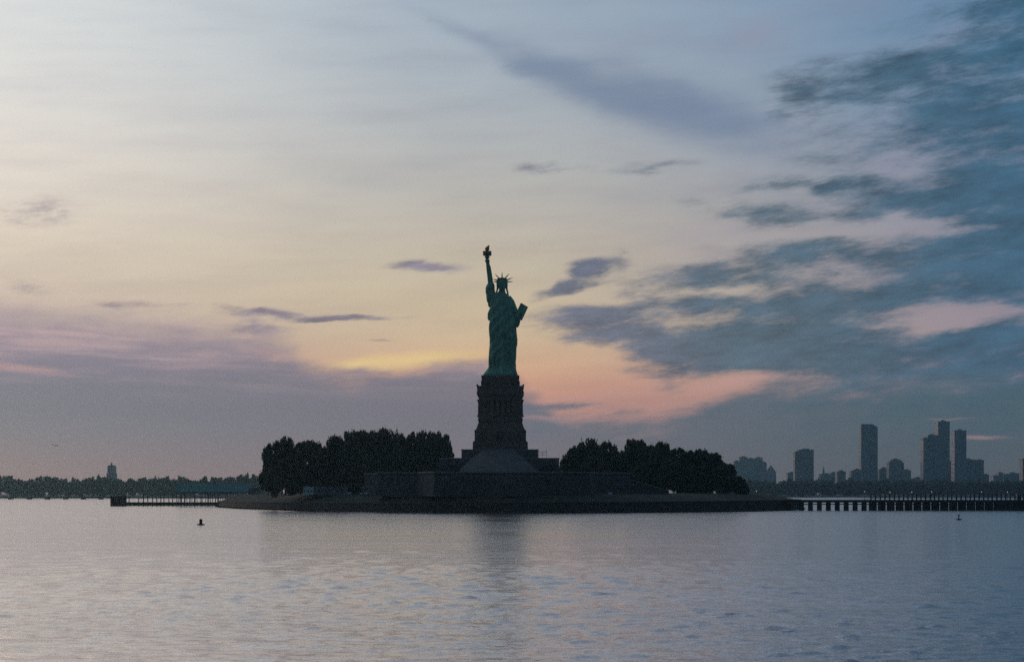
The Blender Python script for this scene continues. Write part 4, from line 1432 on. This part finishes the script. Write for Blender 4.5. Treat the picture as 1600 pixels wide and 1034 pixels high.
# slanted gangway davit
MB().tube([(dl(236), 1, PZ(772, Yd), .12), (dl(241), 1, PZ(767, Yd), .1)], 6).build('davit', 'white_paint', dock)
can = thing('canopy', 'long green roofed ferry shelter on thin posts beside the left grove', 'shelter', (PX(330, 790), 790, 2.2))
q = mpp(790)
cl = lambda p: (p - 330) * q
zc = lambda y: PZ(y, 790) - 2.2
MB().add([(cl(273), -1, zc(768.4)), (cl(391), -1, zc(768.4)), (cl(391), 9, zc(768.4)), (cl(273), 9, zc(768.4)),
          (cl(279), 3, zc(755.6)), (cl(389), 3, zc(755.6)), (cl(389), 5, zc(755.6)), (cl(279), 5, zc(755.6))],
         [(0, 3, 2, 1), (4, 5, 6, 7), (0, 1, 5, 4), (1, 2, 6, 5), (2, 3, 7, 6), (3, 0, 4, 7)]).build('roof', 'green_roof', can)
for k in range(26):        # standing seams
    x = cl(276) + k * (cl(388) - cl(276)) / 25
    MB().tube([(x, -1.06, zc(768.2), .07), (max(cl(279), min(cl(389), x)), 2.96, zc(755.6) + .06, .07)], 5).build('seam', 'green_roof', can)
MB().box(cl(272.5), cl(391.5), -1.2, 9.2, zc(769.6), zc(768.42)).build('eave', 'timber', can)
p_me = MB().lathe([(.16, -3.5), (.14, zc(769.62))], (0, 0), 6).mesh('canopy_post')
for k in range(15):
    for yy in (-.2, 8):
        link('post', p_me, 'steel', can, loc=(cl(276) + k * (cl(388) - cl(276)) / 14, yy, 0))
kb = thing('kiosk', 'small purple-grey kiosk at the right end of the green roofed shelter', 'kiosk', (PX(397, 730), 730, 3.6))
q = mpp(730)
MB().box(-8 * q, 8 * q, 0, 5, -.4, PZ(763, 730) - 3.6).build('wall', 'grey_panel', kb)
MB().box(-8.6 * q, 8.6 * q, -.3, 5.3, PZ(763, 730) - 3.6, PZ(762, 730) - 3.6).build('roof', 'roof_plant', kb)
for k in (-1, 0, 1):
    MB().box(k * 1.4 - .4, k * 1.4 + .4, -.06, .1, .9, 1.9).build('window', 'dark_void', kb)

# ------------------------------------------------------------------ cabins and small things on the island
Yb = 598.0
q = mpp(Yb)
cb = thing('cabin', 'small white cabin with three dark windows in front of the left grove', 'cabin', (PX(482, Yb), Yb, 6.0))
zt = PZ(759.8, Yb) - 6.0
MB().box(-8 * q, 8 * q, 0, 3.2, -.3, zt).build('wall', 'white_paint', cb)
MB().box(-8.4 * q, 8.4 * q, -.15, 3.4, zt, zt + .12).build('roof', 'steel', cb)
for k in range(3):
    MB().box((-5.5 + k * 5.2) * q - .28, (-5.5 + k * 5.2) * q + .28, -.05, .1, .75, 1.35).build('window', 'dark_void', cb)
sh = thing('shed', 'long low grey panelled shed joined to the white cabin', 'shed', (PX(516.5, Yb), Yb, 6.0))
MB().box(-26 * q, 26 * q, .25, 3.2, -.3, zt - .1).build('wall', 'grey_panel', sh)
MB().box(-26.1 * q, 26.4 * q, .1, 3.35, zt - .1, zt + .02).build('roof', 'steel', sh)
for k in range(13):
    x = (-24 + k * 4) * q
    MB().box(x - .06, x + .06, .17, .248, -.2, zt - .15).build('batten', 'steel', sh)
for k in (1, 4, 5, 8, 10):
    x = (-22 + k * 4) * q
    MB().box(x - .32, x + .32, .2, .3, .6, 1.6).build('window', 'dark_void', sh)


def bench(x, y, lab, Y=560, w=1.3):
    z = 5.55
    b = thing('bench', lab, 'bench', (PX(x, Y), Y, z), 'pale benches on the island lawn')
    MB().box(-w / 2, w / 2, -.25, .25, .42, .52).build('seat', 'white_paint', b)
    MB().box(-w / 2, w / 2, .22, .3, .52, .95).build('backrest', 'white_paint', b)
    for s in (-1, 1):
        MB().box(s * w * .4 - .05, s * w * .4 + .05, -.2, .2, -.3, .418).build('leg', 'steel', b)


bench(546, 770, 'pale bench just right of the long grey shed', 590)
bench(565, 767, 'pale bench at the left foot of the fort, nearest the shed', 582)
bench(572, 769, 'pale bench at the left foot of the fort, second from the shed', 574)
bench(600, 771, 'pale bench below the left fort wall, third from the shed', 562)
bench(614, 774, 'pale bench below the left fort wall, farthest from the shed', 553)
bench(780, 774, 'single pale bench below the middle of the fort', 541)
bench(953, 774, 'single pale bench below the right end of the fort', 548)
# ramp wall right of the fort
rw = thing('ramp_wall', 'sloping ramp wall with pale coping descending right of the fort', 'ramp wall', (PX(985, 566), 566, 5.7))
x1 = (1045 - 985) * mpp(566)
za, zb_ = PZ(750, 566) - 5.7, PZ(767, 566) - 5.7
m_ = MB(); m_.add([(0, 0, -.3), (x1, 0, -.3), (x1, 1, -.3), (0, 1, -.3), (0, 0, za), (x1, 0, zb_), (x1, 1, zb_), (0, 1, za)], [(0, 3, 2, 1), (4, 5, 6, 7), (0, 1, 5, 4), (1, 2, 6, 5), (2, 3, 7, 6), (3, 0, 4, 7)])
m_.build('wall', 'fort', rw)
m_ = MB(); m_.add([(0, -.15, za + .002), (x1, -.15, zb_ + .002), (x1, 1.15, zb_ + .002), (0, 1.15, za + .002), (0, -.15, za + .3), (x1, -.15, zb_ + .3), (x1, 1.15, zb_ + .3), (0, 1.15, za + .3)], [(0, 3, 2, 1), (4, 5, 6, 7), (0, 1, 5, 4), (1, 2, 6, 5), (2, 3, 7, 6), (3, 0, 4, 7)])
m_.build('coping', 'coping', rw)

# ------------------------------------------------------------------ far low jetty on the left with stub piers
Yj = 1640.0
q = mpp(Yj)
jt = thing('jetty', 'low distant jetty on dark stub piers at the left edge', 'jetty', (PX(60, Yj), Yj, 0))
MB().box((-80 - 60) * q, (172 - 60) * q, 0, 4, PZ(777.6, Yj), PZ(775.8, Yj)).build('deck', 'timber', jt)
for x in (-41, -12.5, 16, 45, 73.5, 102, 129.5, 157):
    MB().box((x - 3.2 - 60) * q, (x + 3.2 - 60) * q, -.5, 4.5, -1, PZ(777.3, Yj)).build('stub_pier', 'timber', jt)

# ------------------------------------------------------------------ buoys
Yb = 326.0
b = thing('buoy', 'rusty drum-shaped buoy floating on the pale water left of the island', 'buoy', (PX(313.8, Yb), Yb, 0), rz=.4)
MB().lathe([(.5, -.4), (.78, -.1), (.82, .08), (.76, .2), (.3, .26)], (0, 0), 20).build('float', 'rust', b, True)
MB().lathe([(.30, .25), (.29, .95), (.33, 1.0), (.33, 1.12), (.1, 1.18)], (0, 0), 16).build('drum', 'rust', b, True)
MB().tube([(0, 0, 1.15, .05), (0, 0, 1.3, .05)], 8).build('lifting_eye', 'rust', b)
Yb = 388.0
b = thing('buoy', 'slim dark buoy on a wide float near the right pier', 'buoy', (PX(1498, Yb), Yb, 0), rz=.2)
MB().lathe([(.5, -.4), (.72, -.1), (.75, .1), (.6, .22), (.15, .3)], (0, 0), 20).build('float', 'buoy_green', b, True)
MB().lathe([(.13, .28), (.11, .95)], (0, 0), 10).build('mast', 'buoy_green', b, True)
MB().lathe([(.1, .95), (.24, 1.0), (.24, 1.2), (.05, 1.28)], (0, 0), 12).build('topmark', 'buoy_green', b, True)

# ------------------------------------------------------------------ small aeroplane low over the left shore
Ya = 5000.0
ap = thing('aeroplane', 'tiny dark aeroplane low in the sky above the left far shore', 'aeroplane', (PX(87, Ya), Ya, PZ(695.5, Ya)), rz=.12)
MB().tube([(-9.5, 0, .2, .15), (-7, 0, .1, .8), (0, 0, 0, 1.15), (6, 0, 0, 1.1), (8.6, 0, -.1, .7), (9.6, 0, -.2, .1)], 12).build('fuselage', 'steel', ap, True)
MB().add([(2, 0, -.2), (-1.5, 0, -.2), (-4, 10, .6), (-2.6, 10, .6), (2, 0, .05), (-1.5, 0, .05), (-4, 10, .7), (-2.6, 10, .7)], [(0, 1, 2, 3), (4, 7, 6, 5), (0, 3, 7, 4), (1, 5, 6, 2), (2, 6, 7, 3), (0, 4, 5, 1)]).build('wing', 'steel', ap)
MB().add([(2, 0, -.2), (-1.5, 0, -.2), (-4, -10, .6), (-2.6, -10, .6), (2, 0, .05), (-1.5, 0, .05), (-4, -10, .7), (-2.6, -10, .7)], [(0, 1, 2, 3), (4, 7, 6, 5), (0, 3, 7, 4), (1, 5, 6, 2), (2, 6, 7, 3), (0, 4, 5, 1)]).build('wing', 'steel', ap)
MB().add([(-7, -.12, .4), (-9.6, -.12, .4), (-10.6, -.12, 3.6), (-9.4, -.12, 3.6), (-7, .12, .4), (-9.6, .12, .4), (-10.6, .12, 3.6), (-9.4, .12, 3.6)], [(0, 1, 2, 3), (4, 7, 6, 5), (0, 3, 7, 4), (1, 5, 6, 2), (2, 6, 7, 3), (0, 4, 5, 1)]).build('tail_fin', 'steel', ap)
